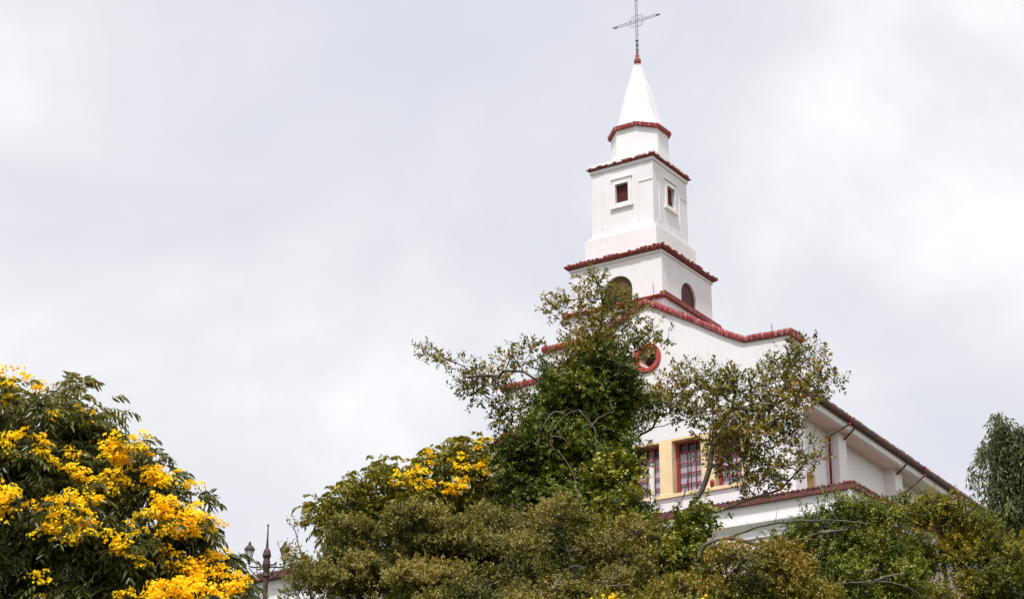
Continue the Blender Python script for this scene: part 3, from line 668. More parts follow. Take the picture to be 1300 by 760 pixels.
def grow(limbs, targets, step=.3, wob=.12, upbias=.25, tip=.006, power=2.3, maxr=None):
    """limbs: list of (attach_index or None, points). Returns nodes, parent, radius, tip directions of the targets"""
    nodes = []; par = []
    for pts in limbs:
        pts = resample(pts, step); 
        if not nodes: prev = -1; start = 0
        else:
            arr = np.array(nodes); prev = int(np.argmin(np.linalg.norm(arr - pts[0], axis=1))); start = 0 if np.linalg.norm(arr[prev]-pts[0]) > .05 else 1
        for p_ in pts[start:]:
            nodes.append(p_ + rng.normal(size=3)*step*.05); par.append(prev); prev = len(nodes)-1
    cap = 60000; A_ = np.zeros((cap, 3)); A_[:len(nodes)] = nodes; cnt = len(nodes); parl = list(par)
    root = A_[0].copy()
    # nearest targets first
    d0 = np.array([np.min(np.linalg.norm(A_[:cnt] - t, axis=1)) for t in targets]); order = np.argsort(d0); ends = np.zeros(len(targets), int); dirs = np.zeros((len(targets), 3))
    for ti in order:
        t = targets[ti]; dv = A_[:cnt] - t; dist = np.sqrt((dv*dv).sum(1)); cost = dist + .35*np.maximum(0, dv[:, 2]) 
        j = int(np.argmin(cost)); L = dist[j]
        base = A_[j]; k = max(1, int(L/step)); pd = unit(base - A_[parl[j]]) if parl[j] >= 0 else np.array([0, 0, 1.])
        side = rng.normal(size=3)*wob*L; prev = j; c1 = base + (pd*.35 + (t-base)/max(L, 1e-6)*.3)*L*.5 + side*.5 - np.array([0, 0, upbias*L*.15])
        for q_ in range(1, k+1):
            s = q_/k; pt = (1-s)**2*base + 2*(1-s)*s*c1 + s*s*t
            if cnt >= cap-1: break
            A_[cnt] = pt; parl.append(prev); prev = cnt; cnt += 1
        ends[ti] = prev; dirs[ti] = unit(A_[prev] - A_[parl[prev]]) if parl[prev] >= 0 else (0, 0, 1)
    A_ = A_[:cnt]; par_ = np.array(parl); acc = np.zeros(cnt); ch = np.zeros(cnt)
    for i in range(cnt-1, -1, -1):
        if acc[i] == 0: acc[i] = tip**power
        if par_[i] >= 0: acc[par_[i]] += acc[i]
    rad = acc**(1/power)
    if maxr: rad = np.minimum(rad, maxr)
    return A_, par_, rad, dirs
def tubes_np(name, A_, par_, rad, m, parent, minr=0.0, sides=6):
    e_ = np.where((par_ >= 0) & (rad >= minr))[0]; p_ = par_[e_]; a = A_[p_]; b = A_[e_]; d = unit(b-a)
    pd = np.where((par_[p_] >= 0)[:, None], unit(A_[p_] - A_[np.maximum(par_[p_], 0)]), d); cont = rad[e_] > .6*rad[p_]
    da = np.where(cont[:, None], unit(pd + d), d); r1 = rad[e_]; r0 = np.where(cont, rad[p_], np.minimum(rad[p_], r1*1.3))
    def fr(dd):
        ref = np.where((np.abs(dd[:, 2]) < .9)[:, None], np.array([[0, 0, 1.]]), np.array([[1., 0, 0]])); s = unit(np.cross(dd, ref)); return s, np.cross(s, dd)
    s0, t0 = fr(d); ang = np.arange(sides)*2*math.pi/sides; ca = np.cos(ang)[None, :, None]; sa = np.sin(ang)[None, :, None]
    R0 = a[:, None]+(s0[:, None]*ca + t0[:, None]*sa)*r0[:, None, None]; R1 = (b + d*r1[:, None]*.3)[:, None]+(s0[:, None]*ca + t0[:, None]*sa)*r1[:, None, None]
    v = np.concatenate([R0, R1], 1); ne = len(e_); k = np.arange(sides); k2 = (k+1) % sides
    f = np.stack([k, k2, k2+sides, k+sides], 1)[None] + (np.arange(ne)*2*sides)[:, None, None]; f = f.reshape(-1, 4); nf = len(f)
    me = bpy.data.meshes.new(name); me.vertices.add(ne*2*sides); me.vertices.foreach_set('co', v.reshape(-1).astype(np.float32))
    me.loops.add(nf*4); me.loops.foreach_set('vertex_index', f.reshape(-1).astype(np.int32)); me.polygons.add(nf)
    me.polygons.foreach_set('loop_start', np.arange(nf, dtype=np.int32)*4); me.update(); me.validate(); me.shade_smooth()
    return link(name, me, m, parent)
def sprigs(o, ax, s, K, L, W, spread=.9, droop=0.0, jit=.25, upn=.5, tint=None, tvar=.12, out=None):
    """K leaves alternating along a short stem from each origin o in direction ax"""
    n_ = len(o); ax = unit(ax); t = (np.arange(K)+.5)/K; t = np.broadcast_to(t, (n_, K)) + rng.normal(size=(n_, K))*.05
    s = np.broadcast_to(s, (n_,)); ref = rdir(n_); s1 = unit(np.cross(ax, ref)); s2 = np.cross(ax, s1)
    ph = rng.random((n_, 1))*6.28 + np.arange(K)[None]*2.4 + rng.normal(size=(n_, K))*.4
    radial = s1[:, None]*np.cos(ph)[..., None] + s2[:, None]*np.sin(ph)[..., None]
    pos = o[:, None] + ax[:, None]*(t*s[:, None])[..., None] + rng.normal(size=(n_, K, 3))*s[:, None, None]*.04; pos[..., 2] -= droop*(t**2)*s[:, None]
    d = ax[:, None]*(1-spread*.5) + radial*spread + rng.normal(size=(n_, K, 3))*jit; d[..., 2] -= droop*.8
    d = unit(d.reshape(-1, 3)); nrm = rdir(len(d))*.8 + np.array([0, 0, upn*2])
    if out is not None: nrm = nrm + np.repeat(out, K, axis=0)*.8
    nrm = nrm - d*(nrm*d).sum(1, keepdims=True); nrm = unit(nrm); pos = pos.reshape(-1, 3)
    tt = np.repeat(np.full(n_, .5) if tint is None else tint, K) + rng.normal(size=len(pos))*tvar
    sz = rng.uniform(.7, 1.25, len(pos)); return pos, d, nrm, L*sz, W*sz*rng.uniform(.85, 1.15, len(pos)), tt
def compound(o, ax, s, K, L, W, tint, droop=.5, tvar=.08):
    """pinnate leaf: a drooping stalk with K pairs of leaflets"""
    n_ = len(o); ax = unit(ax); t = np.repeat((np.arange(K)+1)/K, 2); t = np.broadcast_to(t, (n_, 2*K)); sg = np.tile([1., -1.], K)[None]
    side = unit(np.cross(ax, np.array([[0, 0, 1.]]) + rng.normal(size=(n_, 3))*.3)); s = np.broadcast_to(s, (n_,))
    pos = o[:, None] + ax[:, None]*(t*s[:, None])[..., None]; pos[..., 2] -= droop*(t**2)*s[:, None]
    tang = ax[:, None] - np.array([0, 0, 1.])*(2*droop*t)[..., None]; tang = unit(tang)
    d = tang*.55 + side[:, None]*sg[..., None]*.75 + rng.normal(size=(n_, 2*K, 3))*.12; d[..., 2] -= .45
    d = unit(d.reshape(-1, 3)); nrm = np.repeat(np.cross(side, ax), 2*K, axis=0); nrm = nrm*np.where(nrm[:, 2:3] < 0, -1, 1) + rng.normal(size=(len(d), 3))*.25; nrm = unit(nrm - d*(nrm*d).sum(1, keepdims=True))
    sz = rng.uniform(.75, 1.2, len(d)); return pos.reshape(-1, 3), d, nrm, L*sz, W*sz, np.repeat(tint, 2*K) + rng.normal(size=len(d))*tvar
def cat(*a): return [np.concatenate(z_) for z_ in zip(*a)]
def groundpt(px, D, py=760):
    p_ = at(px, py, D); return np.array([p_[0], p_[1], float(ground_z(p_[0], p_[1])) - .1])
def make_tree(name, loc, label, category='tree', group=None):
    o = empty(name, (float(loc[0]), float(loc[1]), float(loc[2]))); tag(o, label, category, group); return o
def shift(root, *objs):          # geometry was built in world space: keep it there under its tree
    for o in objs: o.location = -root.location

GREEN = dict(
    olive=leafmat('olive_leaf', [(0, (0.055, 0.056, 0.008)), (.35, (0.14, 0.13, 0.016)), (.65, (0.25, 0.21, 0.026)), (.85, (0.34, 0.26, 0.04)), (1, (0.38, 0.18, 0.05))]),
    dense=leafmat('dense_dark_leaf', [(0, (0.024, 0.044, 0.006)), (.4, (0.085, 0.115, 0.012)), (.75, (0.19, 0.20, 0.02)), (1, (0.34, 0.31, 0.04))]),
    brown=leafmat('brownish_leaf', [(0, (0.048, 0.048, 0.012)), (.35, (0.13, 0.125, 0.025)), (.7, (0.25, 0.22, 0.045)), (1, (0.42, 0.30, 0.085))]),
    gold=leafmat('golden_green_leaf', [(0, (0.055, 0.068, 0.007)), (.4, (0.15, 0.15, 0.012)), (.7, (0.28, 0.235, 0.018)), (1, (0.42, 0.30, 0.03))]),
    senna=leafmat('long_green_leaf', [(0, (0.035, 0.044, 0.010)), (.5, (0.095, 0.105, 0.026)), (.8, (0.18, 0.17, 0.035)), (1, (0.36, 0.25, 0.05))], trans=.22, rough=.38, spec=.5),
    eucalyptus=leafmat('blue_green_leaf', [(0, (0.03, 0.05, 0.018)), (.5, (0.10, 0.125, 0.04)), (.8, (0.20, 0.21, 0.07)), (1, (0.32, 0.30, 0.11))], rough=.4),
    blossom=leafmat('yellow_petal', [(0, (0.88, 0.50, 0.004)), (.5, (0.94, 0.69, 0.010)), (1, (0.98, 0.84, 0.06))], trans=.35, rough=.6, spec=.1),
)
def flowers(centres, radii, n_each, size, m, parent, name='blossom'):
    """panicles of small five-petalled flowers"""
    P_, Dd, Nn, Ls, Ti = [], [], [], [], []
    for c_, r_ in zip(centres, radii):
        k = max(4, int(n_each*(r_/.2)**2)); d = rdir(k); d[:, 2] = np.abs(d[:, 2])*1.0 - .25; p_ = c_ + d*(rng.random((k, 1))**.33)*r_*np.array([1, 1, .8]); p_ += noise3(p_, 9.0)[:, None]*r_*.15
        ax = unit(d + np.array([0, -.35, .5]) + rng.normal(size=(k, 3))*.5); ref = rdir(k); s1 = unit(np.cross(ax, ref)); s2 = np.cross(ax, s1); tb = rng.normal(.5, .2)
        for q_ in range(5):
            a_ = q_*2*math.pi/5; rad_ = s1*math.cos(a_) + s2*math.sin(a_)
            P_.append(p_); Dd.append(unit(rad_ + ax*.45)); Nn.append(unit(ax - rad_*.45)); Ls.append(size*rng.uniform(.7, 1.2, k)); Ti.append(tb + rng.normal(size=k)*.22)
    P_, Dd, Nn, Ls, Ti = [np.concatenate(z_) for z_ in (P_, Dd, Nn, Ls, Ti)]
    return leaf_mesh(name, P_, Dd, Nn, Ls, Ls*.85, Ti, T4, m, parent)

# ================================================================== 1. big yellow flowering tree, lower left
D = 20.
g = groundpt(-60, D); t1 = make_tree('flowering_tree', g, 'large tree full of yellow blossom filling the lower left corner')
bl = pblobs([(-30, 558, 108, 112, .3), (40, 572, 95, 100, .1), (100, 605, 90, 92, 0), (0, 680, 120, 110, -.2), (150, 650, 75, 72, -.1), (90, 720, 100, 100, -.3), (190, 690, 68, 70, -.2), (225, 740, 62, 70, -.2), (160, 790, 90, 90, -.3), (265, 770, 48, 62, -.2), (-120, 640, 110, 140, .2), (-150, 780, 120, 120, .4), (0, 830, 120, 100, 0), (60, 650, 90, 80, .9), (140, 740, 90, 80, .9), (240, 640, 12, 12, 0), (108, 565, 48, 42, .1), (190, 632, 48, 42, 0), (228, 700, 50, 50, 0), (262, 740, 46, 50, 0)], D, .9)
tg, nn, bi = blob_points(bl, 1800, .30, .2, .26, .25, .7)
limbs = [[g, at(-70, 960, D+.2), at(-50, 860, D+.1)], [at(-50, 860, D+.1), at(0, 780, D), at(60, 690, D), at(110, 620, D)], [at(-50, 860, D+.1), at(40, 800, D-.2), at(130, 740, D-.2), at(200, 690, D-.2)],
         [at(-50, 860, D+.1), at(-60, 760, D), at(-40, 640, D)], [at(40, 800, D-.2), at(110, 790, D-.5), at(200, 760, D-.4), at(260, 730, D-.3)]]
A_, pr, rd, dr_ = grow(limbs, tg, .12, .12, .2, .0035)
tr = tubes_np('trunk', A_, pr, rd, BARKP, t1)
ax = unit(unit(nn)*.9 + dr_*.3 + rng.normal(size=nn.shape)*.35 + np.array([0, 0, .15]))
tb = .45 + .13*noise3(tg, 2.5) 
o2 = np.repeat(tg, 5, 0) + rng.normal(size=(len(tg)*5, 3))*.05; ax2 = unit(np.repeat(ax, 5, 0) + rng.normal(size=(len(o2), 3))*.6)
lf = compound(o2, ax2, rng.uniform(.16, .30, len(o2)), 5, .095, .030, np.repeat(tb, 5), droop=.55)
# young reddish-gold tips near the top
top = o2[:, 2] > np.quantile(o2[:, 2], .9); lf[5][np.repeat(top, 10)] += .28
cr_ = leaf_mesh('crown', *lf[:5], lf[5], T6, GREEN['senna'], t1)
fc = [(15,545,12),(30,548,9),(48,490,10),(10,500,12),(5,470,10),(60,560,16),(88,575,14),(95,595,14),(70,585,12),(8,590,13),(25,598,10),(60,610,8),(145,565,12),(165,560,14),(180,572,12),(140,590,14),(150,602,16),(168,608,18),(185,600,14),(160,625,16),(178,632,15),(200,618,14),(205,640,14),(225,612,12),(238,622,12),(245,640,12),(215,655,14),(190,655,11),(10,640,14),(25,652,15),(40,660,12),(8,660,12),(70,650,14),(90,640,14),(105,652,15),(85,662,13),(120,640,12),(110,668,10),(65,690,13),(85,693,15),(100,683,13),(115,695,14),(125,690,10),(145,700,11),(160,705,10),(140,688,10),(152,685,10),(185,722,9),(175,665,8),(50,715,9),(155,742,9),(150,748,8),
      (230,665,14),(245,680,14),(255,665,12),(262,690,14),(240,705,14),(265,710,15),(280,725,14),(290,740,15),(270,745,16),(250,730,15),(230,720,13),(215,735,14),(200,745,14),(235,750,16),(210,757,14),(180,752,12),(255,758,16),(300,752,13),(225,690,11),(190,735,10),(305,765,14),(275,765,16),(75,530,9),(120,520,7),(35,470,8),(275,695,10),(285,708,10),(160,585,15),(178,590,13),(130,575,10),(240,655,11),(215,700,14),(255,735,16),(280,752,14),(245,760,16),(262,730,14),(225,765,14),(265,668,11),(272,680,11),(300,735,11),(222,680,12),(205,680,9),(-20,560,16),(-25,620,16),(-30,680,18)]
LIFT = 1.06
def surf_pt(px, py, blobs, D0):      # where the line of sight first meets the crown
    d = unit(ray(px, py)); best = None
    for b in blobs:
        sc = np.array(b[1:4]); o_ = (CAMP - np.array(b[0]))/sc; dd = d/sc; a_ = dd@dd; b_ = o_@dd; c_ = o_@o_ - LIFT; q_ = b_*b_ - a_*c_
        if q_ > 0:
            t = (-b_ - math.sqrt(q_))/a_
            if best is None or t < best: best = t
    return CAMP + d*best if best else None
cen = []; rr_ = []
for px, py, r_ in fc:
    p_ = surf_pt(px, py, bl, D); s = mpp(py, D); k = 3
    if p_ is None: p_ = at(px, py, D)
    j_ = int(np.argmin(((tg - p_)**2).sum(1)))
    dj = np.linalg.norm(tg[j_] - p_)
    if dj > .14: p_ = tg[j_] + (p_ - tg[j_])*.14/dj
    for j in range(5): cen.append(p_ + rng.normal(size=3)*np.array([.7, .3, .5])*r_*s + np.array([0, -.03, .02])); rr_.append(r_*s*rng.uniform(.55, 1.0))
# loose blossoms deeper in and on the far side of the crown
for p_ in tg[rng.choice(len(tg), 60)]: cen.append(p_); rr_.append(.07)
b1 = flowers(cen, rr_, 125, .019, GREEN['blossom'], t1)
shift(t1, tr, cr_, b1)

# ================================================================== 2. yellow flowering tree further back, middle left
D = 57.
g = groundpt(520, D); t2 = make_tree('flowering_tree', g, 'smaller yellow-blossomed tree behind the brown-green domed tree, left of the church')
bl = pblobs([(440, 665, 42, 45), (480, 640, 50, 42), (530, 630, 55, 50), (590, 620, 50, 52), (635, 625, 38, 48), (500, 690, 80, 55, 1), (600, 690, 80, 60, 1), (595, 580, 28, 26), (625, 585, 24, 26), (420, 690, 30, 35), (545, 600, 30, 24), (430, 632, 18, 14), (560, 780, 130, 80, 2), (655, 640, 35, 60, 1), (670, 700, 50, 60, 1)], D)
tg, nn, bi = blob_points(bl, 1700, .33, .25, .55, .25, .7)
limbs = [[g, at(520, 900, D), at(520, 790, D)], [at(520, 790, D), at(500, 720, D), at(460, 670, D)], [at(520, 790, D), at(560, 700, D), at(590, 620, D), at(600, 585, D)], [at(560, 700, D), at(620, 660, D), at(635, 610, D)]]
A_, pr, rd, dr_ = grow(limbs, tg, .3, .12, .2, .006)
tr = tubes_np('trunk', A_, pr, rd, BARK, t2, sides=5)
ax = unit(unit(nn)*.8 + rng.normal(size=nn.shape)*.4 + np.array([0, 0, .2])); o2 = np.repeat(tg, 4, 0) + rng.normal(size=(len(tg)*4, 3))*.12
lf = compound(o2, unit(np.repeat(ax, 4, 0) + rng.normal(size=(len(o2), 3))*.6), rng.uniform(.25, .42, len(o2)), 4, .19, .075, np.repeat(.58 + .22*noise3(tg, 1.3), 4), droop=.5)
cr_ = leaf_mesh('crown', *lf[:5], lf[5], T4, GREEN['gold'], t2)
fc = [(430,625,8),(436,620,6),(500,610,7),(505,602,6),(520,605,7),(545,580,8),(552,590,7),(538,592,6),(540,612,11),(530,618,9),(548,620,9),(535,600,7),(575,585,7),(590,583,6),(582,575,6),(595,600,8),(607,598,9),(615,604,8),(618,598,6),(580,612,8),(588,620,9),(575,625,9),(580,634,8),(592,606,8),(560,610,6),(612,568,7),(622,565,7),(605,572,6),(563,630,6),(508,620,6),(497,618,5),(626,610,6),(574,600,7)]
cen = []; rr_ = []
for px, py, r_ in fc:
    p_ = surf_pt(px, py, bl, D); s = mpp(py, D)
    if p_ is None: p_ = at(px, py, D)
    j_ = int(np.argmin(((tg - p_)**2).sum(1)))
    dj = np.linalg.norm(tg[j_] - p_)
    if dj > .35: p_ = tg[j_] + (p_ - tg[j_])*.35/dj
    for j in range(3): cen.append(p_ + rng.normal(size=3)*r_*s*.4 + np.array([0, -.1, .08])); rr_.append(r_*s*rng.uniform(.5, .85))
b1 = flowers(cen, rr_, 30, .045, GREEN['blossom'], t2)
shift(t2, tr, cr_, b1)

# ================================================================== generic leafy tree
def leafy(name, label, D, blobs, limbs_px, n_t, K, L, W, s, m, bark, tint=.45, tvar=.17, tnoise=.2, nf=1.0, rep=1, surf=.33, spread=.9, droop=0., upn=.5, step=.3, tip=.006, tpl=T4, cat_='tree', depth=1.0, up=.3, sides=5, trunkpx=None, group=None, lump=.18, outw=.8, minr=0.0, cl=None, fill=.22, flat=.6, dens=.6):
    g = groundpt(trunkpx if trunkpx is not None else limbs_px[0][0][0], D); root = make_tree(name, g, label, cat_, group)
    bl = pblobs(blobs, D, depth); tg, nn, bi = blob_points(bl, n_t, surf, lump, cl, fill, flat, dens)
    tg[:, 2] = np.maximum(tg[:, 2], ground_z(tg[:, 0], tg[:, 1]) + .15)
    ls = []
    for i, l in enumerate(limbs_px):
        pts = [at(p_[0], p_[1], D + (p_[2] if len(p_) > 2 else 0)) for p_ in l]
        if i == 0: pts = [g] + pts
        ls.append(pts)
    A_, pr, rd, dr_ = grow(ls, tg, step, .12, .2, tip)
    tr = tubes_np('trunk', A_, pr, rd, bark, root, minr, sides)
    ax = unit(unit(nn)*outw + dr_*.4 + rng.normal(size=nn.shape)*.35 + np.array([0, 0, up]))
    o2 = np.repeat(tg, rep, 0) + (rng.normal(size=(len(tg)*rep, 3))*s*.55 if rep > 1 else 0); ax2 = unit(np.repeat(ax, rep, 0) + rng.normal(size=(len(o2), 3))*(.5 if rep > 1 else .1))
    ti = tint + tnoise*noise3(o2, nf, 3.3) + np.repeat((rng.normal(size=bi.max()+1)*.15)[bi], rep)
    lf = sprigs(o2, ax2, s*rng.uniform(.7, 1.3, len(o2)), K, L, W, spread, droop, .25, upn, ti, tvar, np.repeat(unit(nn), rep, 0))
    cr_ = leaf_mesh('crown', *lf[:5], lf[5], tpl, m, root); shift(root, tr, cr_)
    return root, bl, A_, rd, pr

# 3. dense dark column in the middle
leafy('dark_tree', 'tall dense dark green column of foliage in front of the church facade', 52,
      [(745, 500, 62, 42), (725, 540, 65, 55), (700, 590, 55, 65), (765, 560, 62, 70), (690, 640, 52, 60), (740, 640, 70, 75), (783, 600, 24, 55), (775, 505, 40, 38), (715, 505, 36, 32), (665, 615, 30, 50), (655, 660, 28, 45), (730, 720, 95, 90), (700, 480, 20, 18), (745, 465, 30, 22), (780, 690, 60, 60), (735, 600, 70, 90, 1.5), (762, 475, 46, 30), (788, 492, 36, 34), (728, 500, 28, 22), (812, 515, 24, 26), (672, 575, 30, 34)],
      [[(740, 880), (735, 780), (730, 640), (740, 500)], [(735, 780), (790, 700), (800, 600)], [(735, 780), (690, 700), (670, 620)]], 3300, 14, .085, .05, .26, GREEN['dense'], BARKD, tint=.43, tnoise=.36, nf=1.6, rep=6, surf=.25, spread=.9, up=.1, droop=.15, lump=.3, cl=.55, fill=.4)
# 4. sparse small-leaved tree with sprays to both sides
sp_blobs = [(760, 360, 14, 16), (775, 385, 24, 15), (735, 380, 24, 10), (705, 392, 16, 10), (800, 395, 18, 14), (742, 405, 30, 11), (782, 418, 30, 15), (752, 432, 34, 14), (830, 425, 18, 14), (724, 446, 14, 8), (800, 450, 22, 18), (750, 460, 40, 22), (700, 385, 10, 8), (745, 350, 8, 9),
            (548, 447, 15, 9), (565, 455, 15, 9), (592, 470, 14, 10), (600, 488, 20, 14), (622, 478, 22, 12), (635, 498, 20, 12), (652, 460, 22, 10), (672, 443, 18, 8), (640, 530, 12, 18), (650, 515, 20, 14), (600, 500, 14, 12), (690, 452, 10, 7), (675, 512, 18, 9),
            (850, 492, 26, 14), (882, 488, 26, 12), (850, 520, 30, 12), (905, 474, 22, 9), (925, 500, 36, 15), (900, 522, 30, 14), (935, 480, 24, 10), (965, 500, 28, 15), (985, 475, 24, 18), (1000, 455, 20, 16), (1035, 460, 18, 14), (1055, 480, 16, 13), (1020, 440, 14, 12), (1010, 488, 26, 14), (1030, 500, 22, 14), (960, 530, 38, 15), (925, 545, 38, 16), (960, 563, 36, 15), (985, 545, 26, 12), (935, 588, 28, 14), (970, 592, 26, 12), (905, 565, 24, 12), (1020, 570, 22, 10), (1035, 585, 12, 8), (995, 600, 22, 14), (960, 615, 24, 12), (1000, 520, 24, 18), (1012, 545, 10, 10), (870, 475, 16, 10), (845, 430, 8, 8)]
sp_limbs = [[(845, 860), (850, 760), (862, 690), (872, 655), (885, 632), (897, 608), (903, 580), (908, 545)],
            [(862, 690), (800, 660, 3.0), (778, 580, 4), (768, 500, 3), (760, 440, 1), (765, 390, .2), (758, 345)],
            [(778, 580, 4), (735, 530, 2), (712, 500, 0), (690, 488, -1), (665, 472, -1), (640, 470, -1), (600, 466, -1), (560, 455, -1)],
            [(735, 530, 2), (690, 512, -.5), (655, 505, -1.2), (628, 520, -1.2)],
            [(885, 655, 0), (930, 642), (960, 630), (990, 622), (1010, 600), (1030, 580)],
            [(908, 545), (930, 520), (975, 520), (990, 500), (1010, 470), (1030, 450)],
            [(778, 580, 4), (820, 548, 1), (850, 538, -.6), (880, 530, -.8), (920, 520, -.5)],
            [(975, 520), (1010, 500), (1050, 480)]]
leafy('sparse_tree', 'sparse small-leaved tree spreading its sprays across the church windows and gable', 52, sp_blobs, sp_limbs, 2350, 9, .125, .055, .26, GREEN['olive'], BARK, tint=.46, tnoise=.24, tvar=.2, nf=1.2, rep=1, surf=.55, spread=.75, up=.35, tip=.0058, depth=1.3, lump=.25, trunkpx=845, step=.22)

# 5. domed brown-green trees at the bottom
leafy('domed_tree', 'broad dome of fine brown-green foliage left of the dark central tree', 48,
      [(520, 665, 45, 26), (555, 672, 40, 24), (480, 685, 45, 28), (440, 695, 42, 30), (590, 690, 45, 28), (540, 700, 60, 34, -.5), (460, 720, 60, 36), (410, 730, 32, 34), (500, 745, 80, 40, -.6), (600, 735, 55, 40), (570, 770, 100, 50, -.3), (430, 770, 60, 50), (395, 755, 22, 28), (660, 680, 42, 24, .5), (640, 665, 36, 20, .5), (690, 670, 30, 20, .5), (640, 705, 50, 26), (500, 800, 120, 50)],
      [[(520, 860), (520, 800), (530, 740), (525, 690)], [(520, 800), (460, 760), (430, 720)], [(520, 800), (590, 750), (610, 710)]], 2600, 14, .072, .036, .16, GREEN['brown'], BARKD, cl=.72, fill=.10, flat=.5, dens=.5, tint=.50, tnoise=.25, nf=2.0, rep=5, surf=.22, spread=.85, up=.55, lump=.3)
leafy('domed_tree', 'low rounded top of brown-green foliage at the bottom edge below the dark tree', 42,
      [(600, 765, 45, 26), (640, 775, 50, 28), (560, 775, 45, 24), (690, 780, 40, 28), (620, 800, 80, 40), (720, 790, 40, 30)],
      [[(630, 880), (630, 820), (625, 780)]], 700, 14, .055, .03, .15, GREEN['brown'], BARKD, cl=.45, fill=.15, tint=.55, tnoise=.22, nf=2.0, rep=5, surf=.22, up=.55, lump=.3)
leafy('domed_tree', 'brownish spreading tree under the dark column with a dark crooked trunk', 47,
      [(720, 665, 40, 18, .5), (680, 700, 45, 24), (740, 690, 50, 24, .3), (660, 740, 50, 28), (770, 715, 50, 24, .3), (800, 680, 30, 20, .6), (720, 745, 60, 26), (800, 740, 50, 26), (700, 780, 80, 36)],
      [[(735, 850), (735, 760), (722, 700), (710, 672)], [(722, 700), (690, 680), (672, 672)], [(735, 760), (780, 720), (800, 700)]], 1300, 12, .07, .038, .2, GREEN['brown'], BARKD, cl=.5, fill=.12, tint=.48, tnoise=.28, nf=1.6, rep=4, surf=.3, up=.3, lump=.3)
rt, bl_, _, _, _ = leafy('flowering_shrub', 'small shrub with a few yellow blossoms at the bottom edge, middle of the picture', 40,
      [(775, 772, 34, 18), (890, 778, 34, 18), (830, 785, 60, 20)], [[(820, 860), (825, 810), (800, 785)], [(825, 810), (885, 788)]], 260, 9, .07, .035, .16, GREEN['gold'], BARKD, tint=.45, cl=.3, rep=3, cat_='shrub')
cen = [at(px + rng.normal()*5, py + rng.normal()*3, 39.3) for px, py in ((768, 757), (775, 759), (762, 760), (786, 761), (888, 761)) for _ in range(2)]
shift(rt, flowers(cen, [.06]*len(cen), 60, .03, GREEN['blossom'], rt))
# 6. bright ivy-leaved shrubs
leafy('ivy_tree', 'leafy bright green ivy-covered stump where the leaning branch rises', 50,
      [(812, 688, 30, 26), (778, 655, 28, 26), (772, 620, 22, 34, .5), (785, 590, 16, 26, .5), (800, 625, 9, 14), (845, 700, 36, 26), (885, 665, 16, 24), (870, 690, 30, 22), (815, 720, 50, 28), (860, 735, 50, 28), (895, 650, 8, 14), (880, 715, 34, 22), (780, 690, 30, 26)],
      [[(840, 850), (845, 760), (850, 710)], [(845, 760), (800, 700), (790, 640)]], 1100, 9, .10, .085, .22, GREEN['dense'], BARK, cl=.4, fill=.25, tint=.66, tnoise=.25, nf=1.4, rep=3, surf=.3, up=.2, lump=.3, tpl=T6)
leafy('shrub', 'reddish brown and green shrub at the bottom edge under the arching bare branch', 46,
      [(920, 720, 40, 24), (960, 725, 44, 30), (1000, 730, 36, 28), (900, 750, 40, 24), (940, 760, 60, 30), (880, 770, 60, 30), (1010, 760, 50, 30), (985, 700, 24, 16), (830, 765, 50, 24)],
      [[(940, 860), (940, 800), (945, 740)]], 1000, 9, .085, .05, .2, GREEN['olive'], BARKP, cl=.4, fill=.25, tint=.50, tnoise=.3, nf=1.5, rep=3, surf=.45, up=.2, cat_='shrub', lump=.3)
# 7. right-hand olive and golden mass
leafy('bushy_tree', 'wide olive-green bushy tree in front of the porch at lower right', 50,
      [(1060, 655, 34, 18), (1030, 680, 40, 22), (1080, 670, 44, 26), (1110, 655, 30, 18), (1000, 700, 34, 22), (1060, 705, 60, 30), (1110, 700, 50, 34), (1010, 735, 50, 32), (1080, 745, 70, 36), (1140, 740, 50, 40), (1050, 785, 100, 40), (1130, 660, 26, 20)],
      [[(1010, 860), (1022, 790), (1040, 740), (1070, 700), (1100, 670)], [(1040, 740), (1010, 700), (985, 690)], [(1040, 740), (1090, 735), (1140, 742), (1180, 752)]], 1700, 10, .085, .042, .22, GREEN['dense'], BARK, cl=.6, fill=.10, dens=.5, tint=.60, tnoise=.3, nf=1.5, rep=4, surf=.3, up=.25, lump=.32)
leafy('golden_tree', 'golden-green rounded tree under the nave roof at right', 54,
      [(1178, 655, 28, 18), (1205, 664, 34, 24), (1150, 666, 36, 22), (1235, 688, 36, 26), (1180, 690, 60, 36), (1240, 715, 50, 38), (1270, 700, 26, 26), (1160, 740, 60, 40), (1290, 745, 60, 40), (1220, 770, 90, 50), (1320, 720, 40, 40), (1125, 700, 30, 30), (1140, 648, 14, 9)],
      [[(1200, 860), (1200, 790), (1200, 730), (1190, 670)], [(1200, 790), (1250, 740), (1270, 710)], [(1200, 790), (1160, 750), (1150, 700)]], 2000, 12, .085, .04, .22, GREEN['gold'], BARK, cl=.6, fill=.10, dens=.5, tint=.50, tnoise=.30, nf=1.5, rep=4, surf=.27, up=.35, lump=.3)
